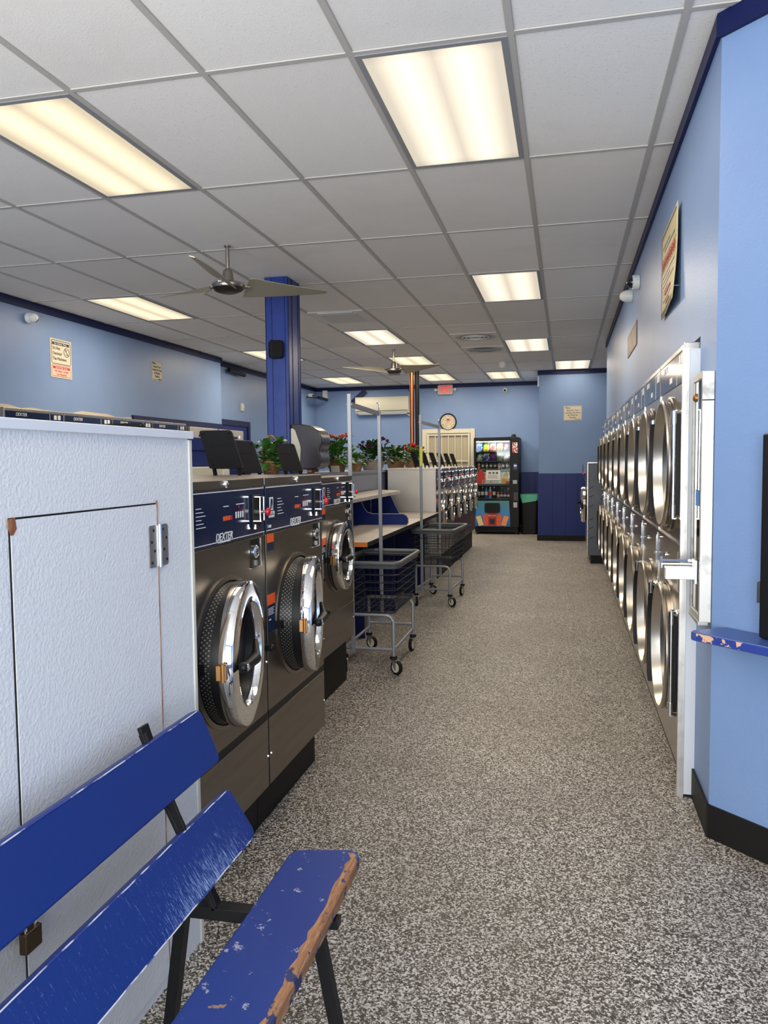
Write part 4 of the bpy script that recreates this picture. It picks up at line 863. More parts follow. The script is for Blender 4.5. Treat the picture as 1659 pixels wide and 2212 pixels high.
    # casters
    for k, (x, y, a) in enumerate(((0.36, 0.02, 55), (0.36, 0.70, -8), (0.02, 0.70, 60), (0.02, 0.02, 20))):
        c = MB(); c.lathe([(0.024, 0.118), (0.026, 0.105), (0.018, 0.098)], (x, y, 0), 'z', 14); c.build('bumper', 'rubber', t)
        ca, sa = cos(R(a)), sin(R(a)); ax = Vector((ca, sa, 0)); fw_ = Vector((-sa, ca, 0)); ctr = Vector((x, y, 0.0495))-fw_*0.028
        w = MB(); w.lathe([(0.033, -0.011), (0.046, -0.012), (0.0495, -0.006), (0.0495, 0.006), (0.046, 0.012), (0.033, 0.011)], ctr, (fw_, Vector((0, 0, 1)), ax), 28, 0); wo = w.build('wheel', 'rubber', t)
        w = MB(); w.lathe([(0.0, -0.013), (0.030, -0.0125), (0.034, -0.0125), (0.034, 0.0125), (0.030, 0.0125), (0.0, 0.013)], ctr, (fw_, Vector((0, 0, 1)), ax), 24); w.build('hub', 'cream', wo)
        g = MB()
        for s_ in (-1, 1): g.prism([(0.032, 0.04), (-0.012, 0.05), (-0.006, -0.012), (0.006, -0.012)], lambda p, q, d: ctr+fw_*p+Vector((0, 0, q))+ax*d, s_*0.015, s_*0.018)
        g.prism([(0.036, 0.04), (-0.014, 0.04), (-0.014, 0.05), (0.036, 0.05)], lambda p, q, d: ctr+fw_*p+Vector((0, 0, q))+ax*d, -0.018, 0.018); g.build('fork', 'alu', wo)
    return t
c1 = cart((-1.475, 5.02, 0), 'wire laundry cart with hanging rack, nearer of the two in the aisle')
c2 = dup(c1, (-1.455, 7.52, 0), R(-3), label='wire laundry cart with hanging rack, farther along the folding table')
MB().box(0.074, 0.103, -0.016, -0.0145, 1.38, 1.56).build('yellow_tag', nmat('yellow_tag', srgb(205, 205, 90), 0.6), c2)

# ================================================================== ON THE COLUMN
t = thing('towel_dispenser', 'smoky plastic paper towel dispenser on the side of the blue column', 'towel dispenser', (-2.289, 6.49, 0))
pr = [(0, 1.752), (0.10, 1.745), (0.19, 1.725), (0.245, 1.69), (0.272, 1.64), (0.275, 1.59), (0.262, 1.55), (0.25, 1.525), (0.252, 1.50), (0.265, 1.47), (0.27, 1.43), (0.255, 1.39), (0.21, 1.365), (0.12, 1.36), (0, 1.37)]
MB().prism([(a, b) for a, b in pr], XZ, -0.128, 0.128).build('cover', 'smoke', t, bevel=0.01, seg=3)
f = MB(); f.prism([(0.0, 1.71), (0.02, 1.712), (0.04, 1.695), (0.08, 1.58), (0.088, 1.54), (0.082, 1.43), (0.075, 1.415), (0.0, 1.50)], XZ, -0.135, -0.1285); f.build('cream_side', 'cream', t, bevel=0.002)
f = MB(); f.box(0.13, 0.133, -0.1, 0.1, 1.327, 1.362); f.box(0.133, 0.17, -0.1, 0.1, 1.335, 1.362); f.build('paper_towel', 'kraft', t)
t = thing('wall_speaker', 'small rounded black speaker on the front of the blue column', 'speaker', (-2.385, 6.328, 2.375))
f = MB(); f.prism(rrect(-0.066, 0.062, -0.075, 0.075, 0.028, 6), XZ, -0.045, -0.005); f.build('housing', 'lid', t, bevel=0.006)
f = MB(); f.box(-0.037, -0.033, -0.046, -0.0445, -0.073, 0.073); f.sphere((-0.04, -0.035, 0.078), 0.006, 8); f.build('seam', 'black', t)
f = MB(); f.box(-0.03, 0.03, -0.005, 0.0, -0.03, 0.03); f.build('mount', 'black', t)

# pipes by the counter
o = MB().cyl((0, 0, 0), (0, 0, CZ-1.328), 0.036, 20).build('copper_pipe', 'copper'); o.location = (-2.53, 13.05, 1.326); tag(o, 'shiny copper pipe rising from the counter to the ceiling', 'pipe')
o = MB().cyl((0, 0, 0), (0, 0, CZ-1.328), 0.037, 20).build('black_pipe', 'black'); o.location = (-2.44, 13.05, 1.326); tag(o, 'black insulated pipe standing against the copper pipe', 'pipe')

# ================================================================== PLANTS
def leaf(mb, p, d, ln, wd, m=0, droop=0.25):
    d = d.normalized(); up = Vector((0, 0, 1)); s = d.cross(up)
    if s.length < 0.05: s = Vector((1, 0, 0))
    s.normalize(); n = s.cross(d); pts = []
    q = [(0, 0.15), (0.3, 0.9), (0.6, 1.0), (0.85, 0.6), (1.0, 0.05)]
    for u_, w_ in q:
        c = p+d*ln*u_-up*droop*ln*u_*u_
        pts += [c-s*wd*w_/2+n*wd*0.12*w_, c, c+s*wd*w_/2+n*wd*0.12*w_]
    fs = []
    for k in range(4):
        a = k*3; fs += [(a, a+1, a+4, a+3), (a+1, a+2, a+5, a+4)]
    mb.add(pts, fs, m)
def petals(mb, c, r, n, m=0, rnd=random):
    for k in range(n):
        a = 2*pi*k/n+rnd.random()*0.4; el = rnd.uniform(0.1, 1.2)
        leaf(mb, c, Vector((cos(a)*cos(el), sin(a)*cos(el), sin(el))), r, r*0.55, m, 0.1)
def plant(label, loc, bw, bh, fr, fh, nl, lsize, leafm, flow, seed, handle=False, basket='wicker', tray=False):
    rnd = random.Random(seed)
    t = thing('potted_plant', label, 'plant', loc, 0, 'baskets of plants on the counter')
    f = MB(); f.lathe([(bw*0.36, 0.0), (bw*0.42, bh*0.4), (bw*0.5, bh), (bw*0.46, bh), (bw*0.38, bh*0.5)], (0, 0, 0), 'z', 24, 0); f.tube([(bw*0.5*cos(a*pi/12), bw*0.5*sin(a*pi/12), bh) for a in range(24)], 0.007, 6, 0, True)
    b = f.build('basket', basket, t)
    if handle:
        f = MB(); hp = [(bw*0.5*cos(a*pi/16), 0, bh+handle*sin(a*pi/16)) for a in range(17)]
        f.tube(hp, 0.008, 6); f.build('basket_handle', 'wicker', t)
    f = MB()
    for k in range(nl):
        u_ = rnd.random(); a = rnd.random()*2*pi; el = rnd.uniform(-0.12, 1.35); rr = rnd.uniform(0.35, 0.98)
        dd = Vector((cos(a)*cos(el), sin(a)*cos(el), sin(el)))
        p = Vector((0, 0, bh*0.9))+Vector((dd.x*fr*rr, dd.y*fr*rr, max(dd.z, -0.3)*fh*rr))
        dl = (dd+Vector((rnd.uniform(-.6, .6), rnd.uniform(-.6, .6), rnd.uniform(-.3, .6))))
        leaf(f, p, dl, lsize*rnd.uniform(0.7, 1.25), lsize*rnd.uniform(0.5, 0.8), 0, rnd.uniform(0.1, 0.6))
    for k in range(10):
        a = rnd.random()*2*pi; rr = rnd.uniform(0.2, 0.7); f.tube([(0, 0, bh*0.5), (cos(a)*fr*rr*0.5, sin(a)*fr*rr*0.5, bh+fh*0.4), (cos(a)*fr*rr, sin(a)*fr*rr, bh+fh*0.7)], 0.003, 4)
    f.build('foliage', leafm, t)
    for (m_, n_, r_, zlo) in flow:
        for k in range(n_):
            a = rnd.random()*2*pi; rr = rnd.uniform(0.2, 0.95); zz = bh+fh*rnd.uniform(zlo, 1.0)
            f = MB(); petals(f, Vector((cos(a)*fr*rr, sin(a)*fr*rr*0.9, zz)), r_, 9, 0, rnd); f.build('flower', m_, t)
    return t
CT = 1.3255
plant('wicker basket of broad green leaves with white blooms, left of the towel dispenser', (-2.17, 5.58, CT), 0.15, 0.10, 0.15, 0.17, 130, 0.085, 'leaf', [('whitep', 7, 0.026, 0.3)], 1, handle=0.20)
plant('bushy plant with salmon pink flowers beside the towel dispenser', (-2.19, 7.40, CT), 0.20, 0.12, 0.19, 0.22, 260, 0.07, 'leaf', [('pink', 6, 0.062, 0.85)], 2)
plant('plant with dark purple blooms in a pale basket behind the nearer cart rack', (-2.21, 8.95, CT), 0.30, 0.11, 0.22, 0.25, 260, 0.08, 'leafd', [('purple', 22, 0.045, 0.5)], 3, basket=nmat('pale_basket', srgb(176, 160, 146), 0.7, bump=(60, 0.6, 0.005)))
plant('low green leafy plant in a brown basket between the purple and red flowers', (-2.19, 10.15, CT), 0.27, 0.12, 0.19, 0.19, 240, 0.07, 'leafd', [], 4)
plant('basket plant with bright red flowers in front of the copper pipe', (-2.19, 11.4, CT), 0.32, 0.13, 0.22, 0.20, 220, 0.075, 'leaf', [('redp', 14, 0.055, 0.5)], 5)
plant('small white-flowered plant next to the salmon one', (-2.10, 7.78, CT), 0.14, 0.08, 0.11, 0.14, 70, 0.06, 'leaf', [('whitep', 9, 0.02, 0.3)], 6)
t = thing('cardboard_sign', 'small cream paper card on the counter below the salmon flowers', 'card', (-2.08, 6.98, 1.3265))
MB().prism([(0, 0), (0.09, 0), (0.09, 0.06), (0, 0.06)], lambda a, b, d: (a*0.9-0.04, d-b*0.3, b), -0.002, 0.002).build('card', 'paperc', t)
t = thing('framed_notice', 'small grey framed notice standing behind the plants by the copper pipe', 'frame', (-2.58, 12.9, 1.3265))
MB().box(-0.10, 0.07, -0.006, 0.006, 0.0, 0.30).build('frame', 'fixf', t); MB().box(-0.075, 0.045, -0.0075, -0.006, 0.04, 0.26).build('print', 'kick', t)

# ================================================================== BACK WALL AND SIGNS
# wall air conditioner
t = thing('wall_air_conditioner', 'white split air conditioner high on the back blue wall', 'air conditioner', (-3.68, YB-0.001, 2.39))
f = MB(); f.prism([(-0.0, 0.02), (-0.16, 0.02), (-0.205, 0.075), (-0.21, 0.33), (-0.19, 0.36), (0.0, 0.36)], lambda a, b, d: (d, a, b), -0.56, 0.56); f.build('housing', 'cream', t, bevel=0.012, seg=3)
f = MB(); f.prism([(-0.14, 0.0), (-0.2, 0.06), (-0.196, 0.066), (-0.136, 0.008)], lambda a, b, d: (d, a, b), -0.50, 0.52); f.build('louver', 'white', t)
MB().box(-0.54, 0.54, -0.2115, -0.209, 0.070, 0.078).build('vent_gap', 'black', t)
f = MB(); f.tube([(0.50, -0.03, 0.0), (0.56, -0.03, -0.03), (0.60, -0.02, -0.06)], 0.012, 8); f.build('pipe_stub', 'white', t)
o = MB().bar((0, 0, 0), (0.30, 0.0, 0.26), 0.03, 0.10).build('line_duct', 'navy_dk'); o.location = (-4.36, YB-0.055, 2.63); tag(o, 'dark pipe duct running from the ceiling to the wall air conditioner', 'duct')
f = MB(); f.tube([(0, 0, 0.53), (0.01, 0, 0.45), (0.08, 0, 0.35), (0.10, 0, 0.25), (0.10, 0, -0.15)], 0.006, 6); o = f.build('cable', 'black'); o.location = (-3.16, YB-0.008, 2.44); tag(o, 'thin black cable hanging beside the wall air conditioner', 'cable')
# exit sign
t = thing('exit_sign', 'lit red EXIT sign with two emergency lamp heads over the barred door', 'exit sign', (-2.385, YB-0.001, 2.865))
f = MB(); f.prism(rrect(-0.155, 0.155, -0.1, 0.1, 0.03), XZ, -0.06, 0.0); f.build('housing', nmat('beige_exit_housing', srgb(190, 180, 170), 0.5), t, bevel=0.006)
MB().box(-0.125, 0.125, -0.0625, -0.0605, -0.08, 0.08).build('face', nmat('pink_grey_face', srgb(205, 150, 142), 0.5), t)
M['exitred'] = nmat('glowing_red_letters', (0.6, 0.02, 0.03), 0.5, emis=((1.0, 0.03, 0.05), 0.9))
text('EXIT', 0.165, (0, -0.064, 0.0), '-y', 'exitred', t, wide=0.72)
for s_ in (-1, 1): MB().sphere((s_*0.20, -0.04, 0.0), 0.034, 14).cyl((s_*0.15, -0.04, 0), (s_*0.18, -0.04, 0), 0.014, 8).build('lamp_head', 'white', t)
# clock
t = thing('wall_clock', 'round black rimmed wall clock above the barred door', 'clock', (-2.335, YB-0.001, 2.215))
AY = (Vector((1, 0, 0)), Vector((0, 0, 1)), Vector((0, -1, 0)))
MB().lathe([(0.17, 0.0), (0.175, 0.02), (0.165, 0.035), (0.152, 0.03), (0.150, 0.012)], (0, 0, 0), AY, 48, 0, False).build('rim', 'black', t)
fc = MB().lathe([(0.152, 0.010), (0.152, 0.014)], (0, 0, 0), AY, 48).build('dial', nmat('aged_clock_dial', srgb(200, 190, 165), 0.3, var=(9, srgb(170, 158, 130), 0.45, 0.7)), t)
for k in range(12):
    a = pi/2-(k+1)*pi/6; text(str(k+1), 0.042, (0.118*cos(a), -0.0155, 0.118*sin(a)), '-y', 'ink', fc, name='numeral')
MB().bar((0, -0.018, 0), (-0.075, -0.018, 0.045), 0.004, 0.007).build('hour_hand', 'redink', fc); MB().bar((0, -0.020, 0), (0.075, -0.020, 0.055), 0.003, 0.005).build('minute_hand', 'redink', fc)
MB().box(-0.03, 0.03, -0.0155, -0.0145, 0.03, 0.065).build('dial_mark', 'redink', fc)
# cameras
def eyeball(loc, look, label, mat='white'):
    t = thing('security_camera', label, 'camera', loc, 0, None)
    n = Vector(look[0]); d = Vector(look[1]).normalized()
    f = MB(); s = n.cross(Vector((0, 0, 1))); s = s.normalized() if s.length > .1 else Vector((1, 0, 0)); A = (s, n.cross(s), n)
    f.lathe([(0.05, 0.0), (0.05, 0.03), (0.045, 0.04), (0.0, 0.04)], (0, 0, 0), A, 24); f.build('base', 'white', t)
    f = MB(); f.sphere(n*0.06, 0.045, 20); f.build('ball', 'white', t)
    f = MB(); c = n*0.06+d*0.034; s2 = d.cross(Vector((0, 0, 1))).normalized(); f.lathe([(0.024, 0.0), (0.022, 0.010), (0.0, 0.013)], c, (s2, d.cross(s2), d), 18); f.build('lens', 'blackglass', t)
eyeball((XL+0.001, 6.60, 2.82), ((1, 0, 0), (0.5, 0.5, -0.5)), 'white ball camera high on the left wall above the do-not-overload sign')
eyeball((-1.18, YB-0.001, 2.82), ((0, -1, 0), (-0.1, -1, -0.2)), 'white round camera with black lens on the back wall above the vending machine')
eyeball((XL2+0.001, 15.45, 2.79), ((1, 0, 0), (0.9, -0.6, -0.1)), 'white camera on the far left wall beside the corner')
t = thing('dome_camera', 'clear-domed white camera, upper of the pair on the right wall', 'camera', (XR-0.001, 6.22, 2.74))
AX = (Vector((0, 1, 0)), Vector((0, 0, 1)), Vector((-1, 0, 0)))
MB().lathe([(0.055, 0.0), (0.055, 0.045), (0.048, 0.05), (0.0, 0.05)], (0, 0, 0), AX, 24).build('base', 'white', t)
MB().lathe([(0.042, 0.05), (0.038, 0.07), (0.022, 0.088), (0.0, 0.093)], (0, 0, 0), AX, 24).build('dome', 'blackglass', t)
o = MB().lathe([(0.05, 0.0), (0.05, 0.04), (0.043, 0.07), (0.025, 0.095), (0.0, 0.10)], (0, 0, 0), AX, 24).build('bullet_camera', 'white'); o.location = (XR-0.001, 6.85, 2.765); tag(o, 'plain white egg-shaped camera, lower of the pair on the right wall', 'camera')
# black tubes under the cornice
for loc, lab, p1 in (((XL2+0.07, 11.35, 2.86), 'black tube speaker under the cornice over the blue door', (0, 0.6, -0.02)), ((XL2+0.30, YB-0.75, 2.72), 'black tube speaker in the far left corner under the cameras', (0.0, 0.55, -0.005))):
    t = thing('tube_speaker', lab, 'speaker', loc, 0, None); MB().cyl((0, 0, 0), p1, 0.032, 14).build('tube', 'black', t)
    f = MB(); f.bar((0, 0.12, 0), (-0.068 if loc[0] < XL2+0.1 else -0.298, 0.12, 0.03), 0.02, 0.02); f.build('bracket', 'black', t)
o = MB().box(-0.05, 0.05, -0.07, 0, 0, 0.16).build('alarm_box', 'white'); o.location = (XL2+0.22, YB-0.002, 2.76); tag(o, 'small white box on the back wall at the far left corner', 'box')
o = MB().box(0, 0.03, -0.035, 0.035, -0.06, 0.06).box(0.03, 0.045, -0.012, 0.012, -0.02, 0.03).build('thermostat', 'cream'); o.location = (XL2+0.001, 11.97, 2.33); tag(o, 'little cream switch box on the wall above the blue door', 'switch')
o = MB().box(-0.012, 0, -0.2, 0.2, 0, 0.55).build('wall_frame', 'cream'); o.location = (-0.4605-0.001, 15.0, 1.22); tag(o, 'narrow cream edged frame on the side of the jutting blue wall', 'frame')
o = MB().box(-0.03, 0, -0.06, 0.06, 0, 0.20).build('smoke_alarm', 'white'); o.location = (-0.4605-0.001, 14.25, 2.72); tag(o, 'white alarm unit on the edge of the jutting blue wall near the ceiling', 'alarm')

# signs --------------------------------------------------------------
def border(mb, y0, y1, z0, z1, wdt, r, f, d0, d1):
    o_ = rrect(y0, y1, z0, z1, r, 5); i_ = rrect(y0+wdt, y1-wdt, z0+wdt, z1-wdt, max(r-wdt, 0.002), 5); n = len(o_)
    vs = [f(a, b, d1) for a, b in o_]+[f(a, b, d1) for a, b in i_]+[f(a, b, d0) for a, b in o_]+[f(a, b, d0) for a, b in i_]
    fs = []
    for k in range(n):
        q = (k+1) % n; fs += [(k, q, n+q, n+k), (2*n+k, 2*n+q, q, k), (n+k, n+q, 3*n+q, 3*n+k)]
    mb.add(vs, fs); return mb
t = thing('overload_sign', 'tall cream sign reading Do Not Overload The Machines on the left wall', 'sign', (XL+0.001, 7.08, 2.30))
MB().box(0, 0.004, -0.17, 0.17, 0, 0.385).build('board', 'paperc', t)
border(MB(), -0.155, 0.155, 0.135, 0.372, 0.006, 0.022, YZ, 0.004, 0.0052).build('black_border', 'ink', t)
MB().box(0.004, 0.005, -0.14, 0.135, 0.325, 0.352).build('heading_bar', 'ink', t); text('For A Better Wash...', 0.025, (0.0055, 0, 0.338), '+x', 'whiteink', t, name='heading')
for k, (s_, xx_) in enumerate((('Do Not', -0.135), ('Overload', -0.135), ('The Machines', -0.135))): text(s_, 0.044, (0.0052, xx_, 0.292-k*0.052), '+x', 'ink', t, align='LEFT', wide=0.85 if k < 2 else 0.9)
f = MB(); f.tube([(0.0052, 0.09+0.044*cos(a*pi/16), 0.265+0.044*sin(a*pi/16)) for a in range(32)], 0.003, 4, 0, True); f.bar((0.0055, 0.06, 0.298), (0.0055, 0.12, 0.232), 0.002, 0.006); f.box(0.004, 0.0052, 0.07, 0.11, 0.24, 0.245); f.box(0.004, 0.0052, 0.07, 0.11, 0.285, 0.29); f.build('no_symbol', 'ink', t)
MB().box(0.004, 0.0046, -0.155, 0.155, 0.012, 0.125).build('pink_field', 'pinkp', t); border(MB(), -0.155, 0.155, 0.012, 0.125, 0.004, 0.016, YZ, 0.0046, 0.0054).build('red_border', 'redink', t)
MB().box(0.0046, 0.0055, -0.135, 0.135, 0.088, 0.112).build('red_bar', 'redink', t); text('Para Un Mejor Lavado', 0.021, (0.006, 0, 0.1), '+x', 'whiteink', t, name='heading')
text('No Sobre Cargue', 0.034, (0.0052, 0, 0.066), '+x', 'redink', t, wide=0.9); text('Las Maquinas', 0.034, (0.0052, 0, 0.034), '+x', 'redink', t, wide=0.9)
def laundry_sign(name, label, loc, face, w, h):
    t = thing(name, label, 'sign', loc); f_ = YZ if face == '+x' else XZ; sg = 1 if face == '+x' else -1
    m_ = MB(); m_.prism([(-w/2, 0), (w/2, 0), (w/2, h), (-w/2, h)], f_, 0, sg*0.004); m_.build('board', 'paperc', t)
    border(MB(), -w/2+0.008, w/2-0.008, 0.008, h-0.008, 0.003, 0.012, f_, sg*0.004, sg*0.005).build('black_border', 'ink', t)
    P = (lambda a, z: (0.0052, a, z)) if face == '+x' else (lambda a, z: (a, -0.0052, z))
    sz = h*0.155
    text('Please...', sz, P(-w*0.42, h*0.87), face, 'ink', t, align='LEFT', wide=0.9, shear=0.2)
    for k, s_ in enumerate(('Remove Your', 'Laundry As Soon', 'As Machine', 'Finishes')): text(s_, sz, P(0, h*(0.70-0.165*k)), face, 'ink', t, wide=w/h*0.78)
    text('Thank You', sz*0.65, P(w*0.26, h*0.075), face, 'ink', t, wide=w/h*0.7)
laundry_sign('laundry_sign', 'small cream sign about removing laundry, on the left wall', (XL+0.001, 9.0, 2.465), '+x', 0.27, 0.24)
laundry_sign('laundry_sign', 'cream sign about removing laundry, on the jutting blue wall at the back', (0.115, YJ-0.001, 2.10), '-y', 0.31, 0.255)
# weathered sign tilting off the right wall
t = thing('warning_sign', 'large yellowed sign curling off the right wall, with a red lettered band', 'sign', (XR-0.002, 4.33, 2.19))
f = MB(); n = 10; vs = []; fs = []
def bend(y, z):      # distance from the wall: near edge stands off, lower near corner bent
    u_ = (0.33-y)/0.66; return -(0.014+0.004*u_+0.030*max(0, u_-0.3)*max(0, 1-z/0.30)**1.5)
def P3(y, z, d=0.0): return (bend(y, z)-d, y, z)
def patch(y0, y1, z0, z1, d, mat, name, nn=8):
    g_ = MB(); vs = []; fs = []
    for i in range(nn+1):
        for j in range(nn+1):
            y = y0+(y1-y0)*i/nn; z = z0+(z1-z0)*j/nn; vs.append(P3(y, z, d))
    for i in range(nn):
        for j in range(nn): a = i*(nn+1)+j; fs.append((a, a+1, a+nn+2, a+nn+1))
    return g_.add(vs, fs).build(name, mat, t)
M['oldpaper'] = nmat('yellowed_sign', srgb(186, 176, 140), 0.6, var=(6, srgb(170, 160, 126), 0.4, 0.7))
b_ = patch(-0.33, 0.33, 0.0, 0.45, 0.0, 'oldpaper', 'board'); so = b_.modifiers.new('solid', 'SOLIDIFY'); so.thickness = 0.003
for (y0, y1, z0, z1) in ((-0.31, 0.31, 0.425, 0.431), (-0.31, 0.31, 0.018, 0.024), (-0.31, -0.305, 0.02, 0.43), (0.305, 0.31, 0.02, 0.43)): patch(y0, y1, z0, z1, 0.003, 'ink', 'black_line')
patch(-0.31, 0.31, 0.298, 0.302, 0.003, 'redink', 'red_rule'); patch(-0.31, 0.31, 0.238, 0.242, 0.003, 'redink', 'red_rule')
random.seed(11)
for k in range(9):
    y = 0.27-k*0.062; patch(y-0.040, y-random.uniform(0.0, 0.012), 0.250, 0.290, 0.003, 'redink', 'red_lettering', 2)
for zz_, a, b in ((0.36, 0.25, -0.05), (0.335, 0.18, -0.25), (0.205, 0.28, -0.27), (0.18, 0.22, -0.1), (0.155, 0.25, -0.25), (0.13, 0.2, 0.0), (0.075, 0.24, -0.2)): patch(b, a, zz_, zz_+0.007, 0.003, 'fixf', 'faded_text_line', 4)
patch(-0.15, 0.15, 0.098, 0.115, 0.003, 'redink', 'red_lettering', 4); patch(-0.1, 0.1, 0.045, 0.06, 0.003, 'redink', 'red_lettering', 4)
f = MB(); f.cyl((-0.034, -0.30, 0.06), (0.0, -0.30, 0.06), 0.002, 6); f.build('nail', 'chrome', t)
t = thing('brown_sign', 'small weathered brown notice board farther along the right wall', 'sign', (XR-0.001, 6.80, 2.30))
MB().box(-0.006, 0, -0.45, 0.43, 0, 0.185).build('board', nmat('brown_notice', srgb(120, 100, 92), 0.5, var=(12, srgb(150, 130, 118), 0.5, 0.7)), t)
border(MB(), -0.43, 0.41, 0.012, 0.173, 0.005, 0.008, YZ, -0.006, -0.007).build('border', 'kick', t)

# ================================================================== VENDING MACHINE AND BIN
VX, VY = -1.725, 15.10
t = thing('vending_machine', 'black glass-front vending machine stocked with snacks and drinks by the back wall', 'vending machine', (VX, VY, 0))
f = MB(); f.box(0, 0.035, 0, 0.76, 0.14, 1.86); f.box(0.69, 0.86, 0.0, 0.76, 0.14, 1.86); f.box(0.035, 0.69, 0.0, 0.76, 1.80, 1.86); f.box(0.035, 0.69, 0.30, 0.76, 0.66, 1.80); f.box(0.035, 0.69, 0.004, 0.76, 0.14, 0.66)
f.build('cabinet', 'black', t, bevel=0.008)
f = MB()
for x in (0.04, 0.78):
    for y in (0.04, 0.66): f.box(x, x+0.05, y, y+0.05, 0.0, 0.14)
f.box(0.02, 0.84, 0.12, 0.7, 0.03, 0.14); f.build('base', 'black', t)
MB().box(0.035, 0.69, 0.004, 0.008, 0.66, 1.80).build('glass_front', 'glass', t)
inn = nmat('dim_interior_grey', (0.12, 0.13, 0.14), 0.5)
f = MB()
for z in (0.69, 0.955, 1.265, 1.415, 1.60): f.box(0.036, 0.689, 0.03, 0.28, z-0.012, z)
f.build('shelves', inn, t)
MB().box(0.05, 0.675, 0.012, 0.02, 1.775, 1.79).build('light_strip', nmat('cool_led_strip', (0.8, 0.8, 0.8), 0.5, emis=((0.9, 0.96, 1.0), 6.0)), t)
area('interior_lamp', (0.36, 0.06, 1.765), (R(-25), 0, 0), 0.6, 0.05, 2.2, (0.92, 0.97, 1.0), t)
area('interior_lamp', (0.36, 0.04, 1.20), (R(-25), 0, 0), 0.6, 0.05, 1.2, (0.92, 0.97, 1.0), t)
# lower graphic panel (blue fading to teal) with snack boxes and delivery flap
m, N, L, b = node_mat('blue_graphic_panel'); tc = N.new('ShaderNodeTexCoord'); sp = N.new('ShaderNodeSeparateXYZ'); L.new(tc.outputs['Object'], sp.inputs[0])
L.new(ramp(N, L, sp.outputs[2], [(0.16, srgb(30, 90, 150)), (0.40, srgb(60, 130, 190)), (0.64, srgb(70, 130, 130))]), b.inputs['Base Color']); b.inputs['Roughness'].default_value = 0.3; M['vblue'] = m
lp = MB().prism([(0.02, 0.155), (0.70, 0.155), (0.675, 0.65), (0.05, 0.65)], XZ, -0.006, 0.0035).build('graphic_panel', 'vblue', t)
f = MB()
MB().prism(rrect(0.21, 0.50, 0.42, 0.61, 0.03), XZ, -0.03, -0.006).build('delivery_flap', 'black', t, bevel=0.006)
cols = [srgb(222, 196, 140), srgb(196, 90, 70), srgb(170, 40, 36), srgb(214, 96, 50), srgb(230, 150, 90)]
for k in range(5):
    ang = (k-2)*0.16; cx_ = 0.355+(k-2)*0.105; hh_ = 0.26-abs(k-2)*0.035; ca, sa = cos(ang), sin(ang)
    pts = [(cx_+ca*a+sa*b_, 0.165+max(0.0, -sa*a)+ca*b_) for a, b_ in ((-0.05-(k == 2)*0.03, 0), (0.05+(k == 2)*0.03, 0), (0.05+(k == 2)*0.03, hh_), (-0.05-(k == 2)*0.03, hh_))]
    mm = nmat('snack_print', cols[k], 0.5); MB().prism(pts, XZ, -0.0075-k*0.0004-(k == 2)*0.002, -0.006).build('snack_picture', mm, lp)
text('POTATO', 0.038, (0.355, -0.0115, 0.36), '-y', 'whiteink', lp); MB().prism([(0.31, 0.2), (0.40, 0.2), (0.41, 0.30), (0.30, 0.30)], XZ, -0.0112, -0.0105).build('dark_window', 'ink', lp)
# sports drink poster between the shelves
po = MB().box(0.05, 0.68, 0.016, 0.020, 0.975, 1.255).build('drink_poster', nmat('pale_poster', srgb(190, 196, 190), 0.4, emis=((0.7, 0.75, 0.7), 0.12)), t)
def pprism(pts, mat, name, d=0.0155): return MB().prism(pts, XZ, d-0.0015, d).build(name, mat, po)
M['pred'] = nmat('red_print', srgb(205, 40, 32), 0.4, emis=((0.8, 0.05, 0.03), 0.15)); M['pgreen'] = nmat('green_print', srgb(50, 96, 50), 0.4); M['pamber'] = nmat('amber_print', srgb(214, 160, 50), 0.4, emis=((0.8, 0.45, 0.05), 0.12))
pprism([(0.05, 1.20), (0.68, 1.20), (0.68, 1.255), (0.05, 1.255)], 'pgreen', 'green_strip')
pprism([(0.055, 0.98), (0.21, 0.98), (0.225, 1.05), (0.21, 1.10), (0.22, 1.17), (0.17, 1.21), (0.165, 1.25), (0.105, 1.25), (0.10, 1.21), (0.06, 1.18)], 'pred', 'red_bottle_picture', 0.0138)
pprism([(0.53, 0.99), (0.62, 0.99), (0.66, 1.13), (0.65, 1.17), (0.635, 1.195), (0.60, 1.195), (0.585, 1.16), (0.545, 1.11)], 'pamber', 'orange_bottle_picture')
pprism([(0.60, 0.976), (0.68, 0.976), (0.68, 1.02), (0.63, 1.03)], 'pred', 'fruit_picture', 0.013)
text('G', 0.11, (0.19, 0.0115, 1.01), '-y', 'whiteink', po); text('G', 0.07, (0.33, 0.0125, 1.01), '-y', 'pred', po)
nt = MB().box(0.24, 0.51, 0.0005, 0.002, 1.045, 1.235).build('taped_notice', nmat('white_paper_notice', srgb(205, 205, 200), 0.6), t)
f = MB()
for x in (0.285, 0.355, 0.42): f.box(x, x+0.045, -0.0005, 0.0005, 1.165, 1.205)
for k in range(5): f.box(0.27, 0.47-0.02*(k % 2), -0.0003, 0.0005, 1.14-k*0.015, 1.144-k*0.015)
f.build('notice_print', 'kick', nt)
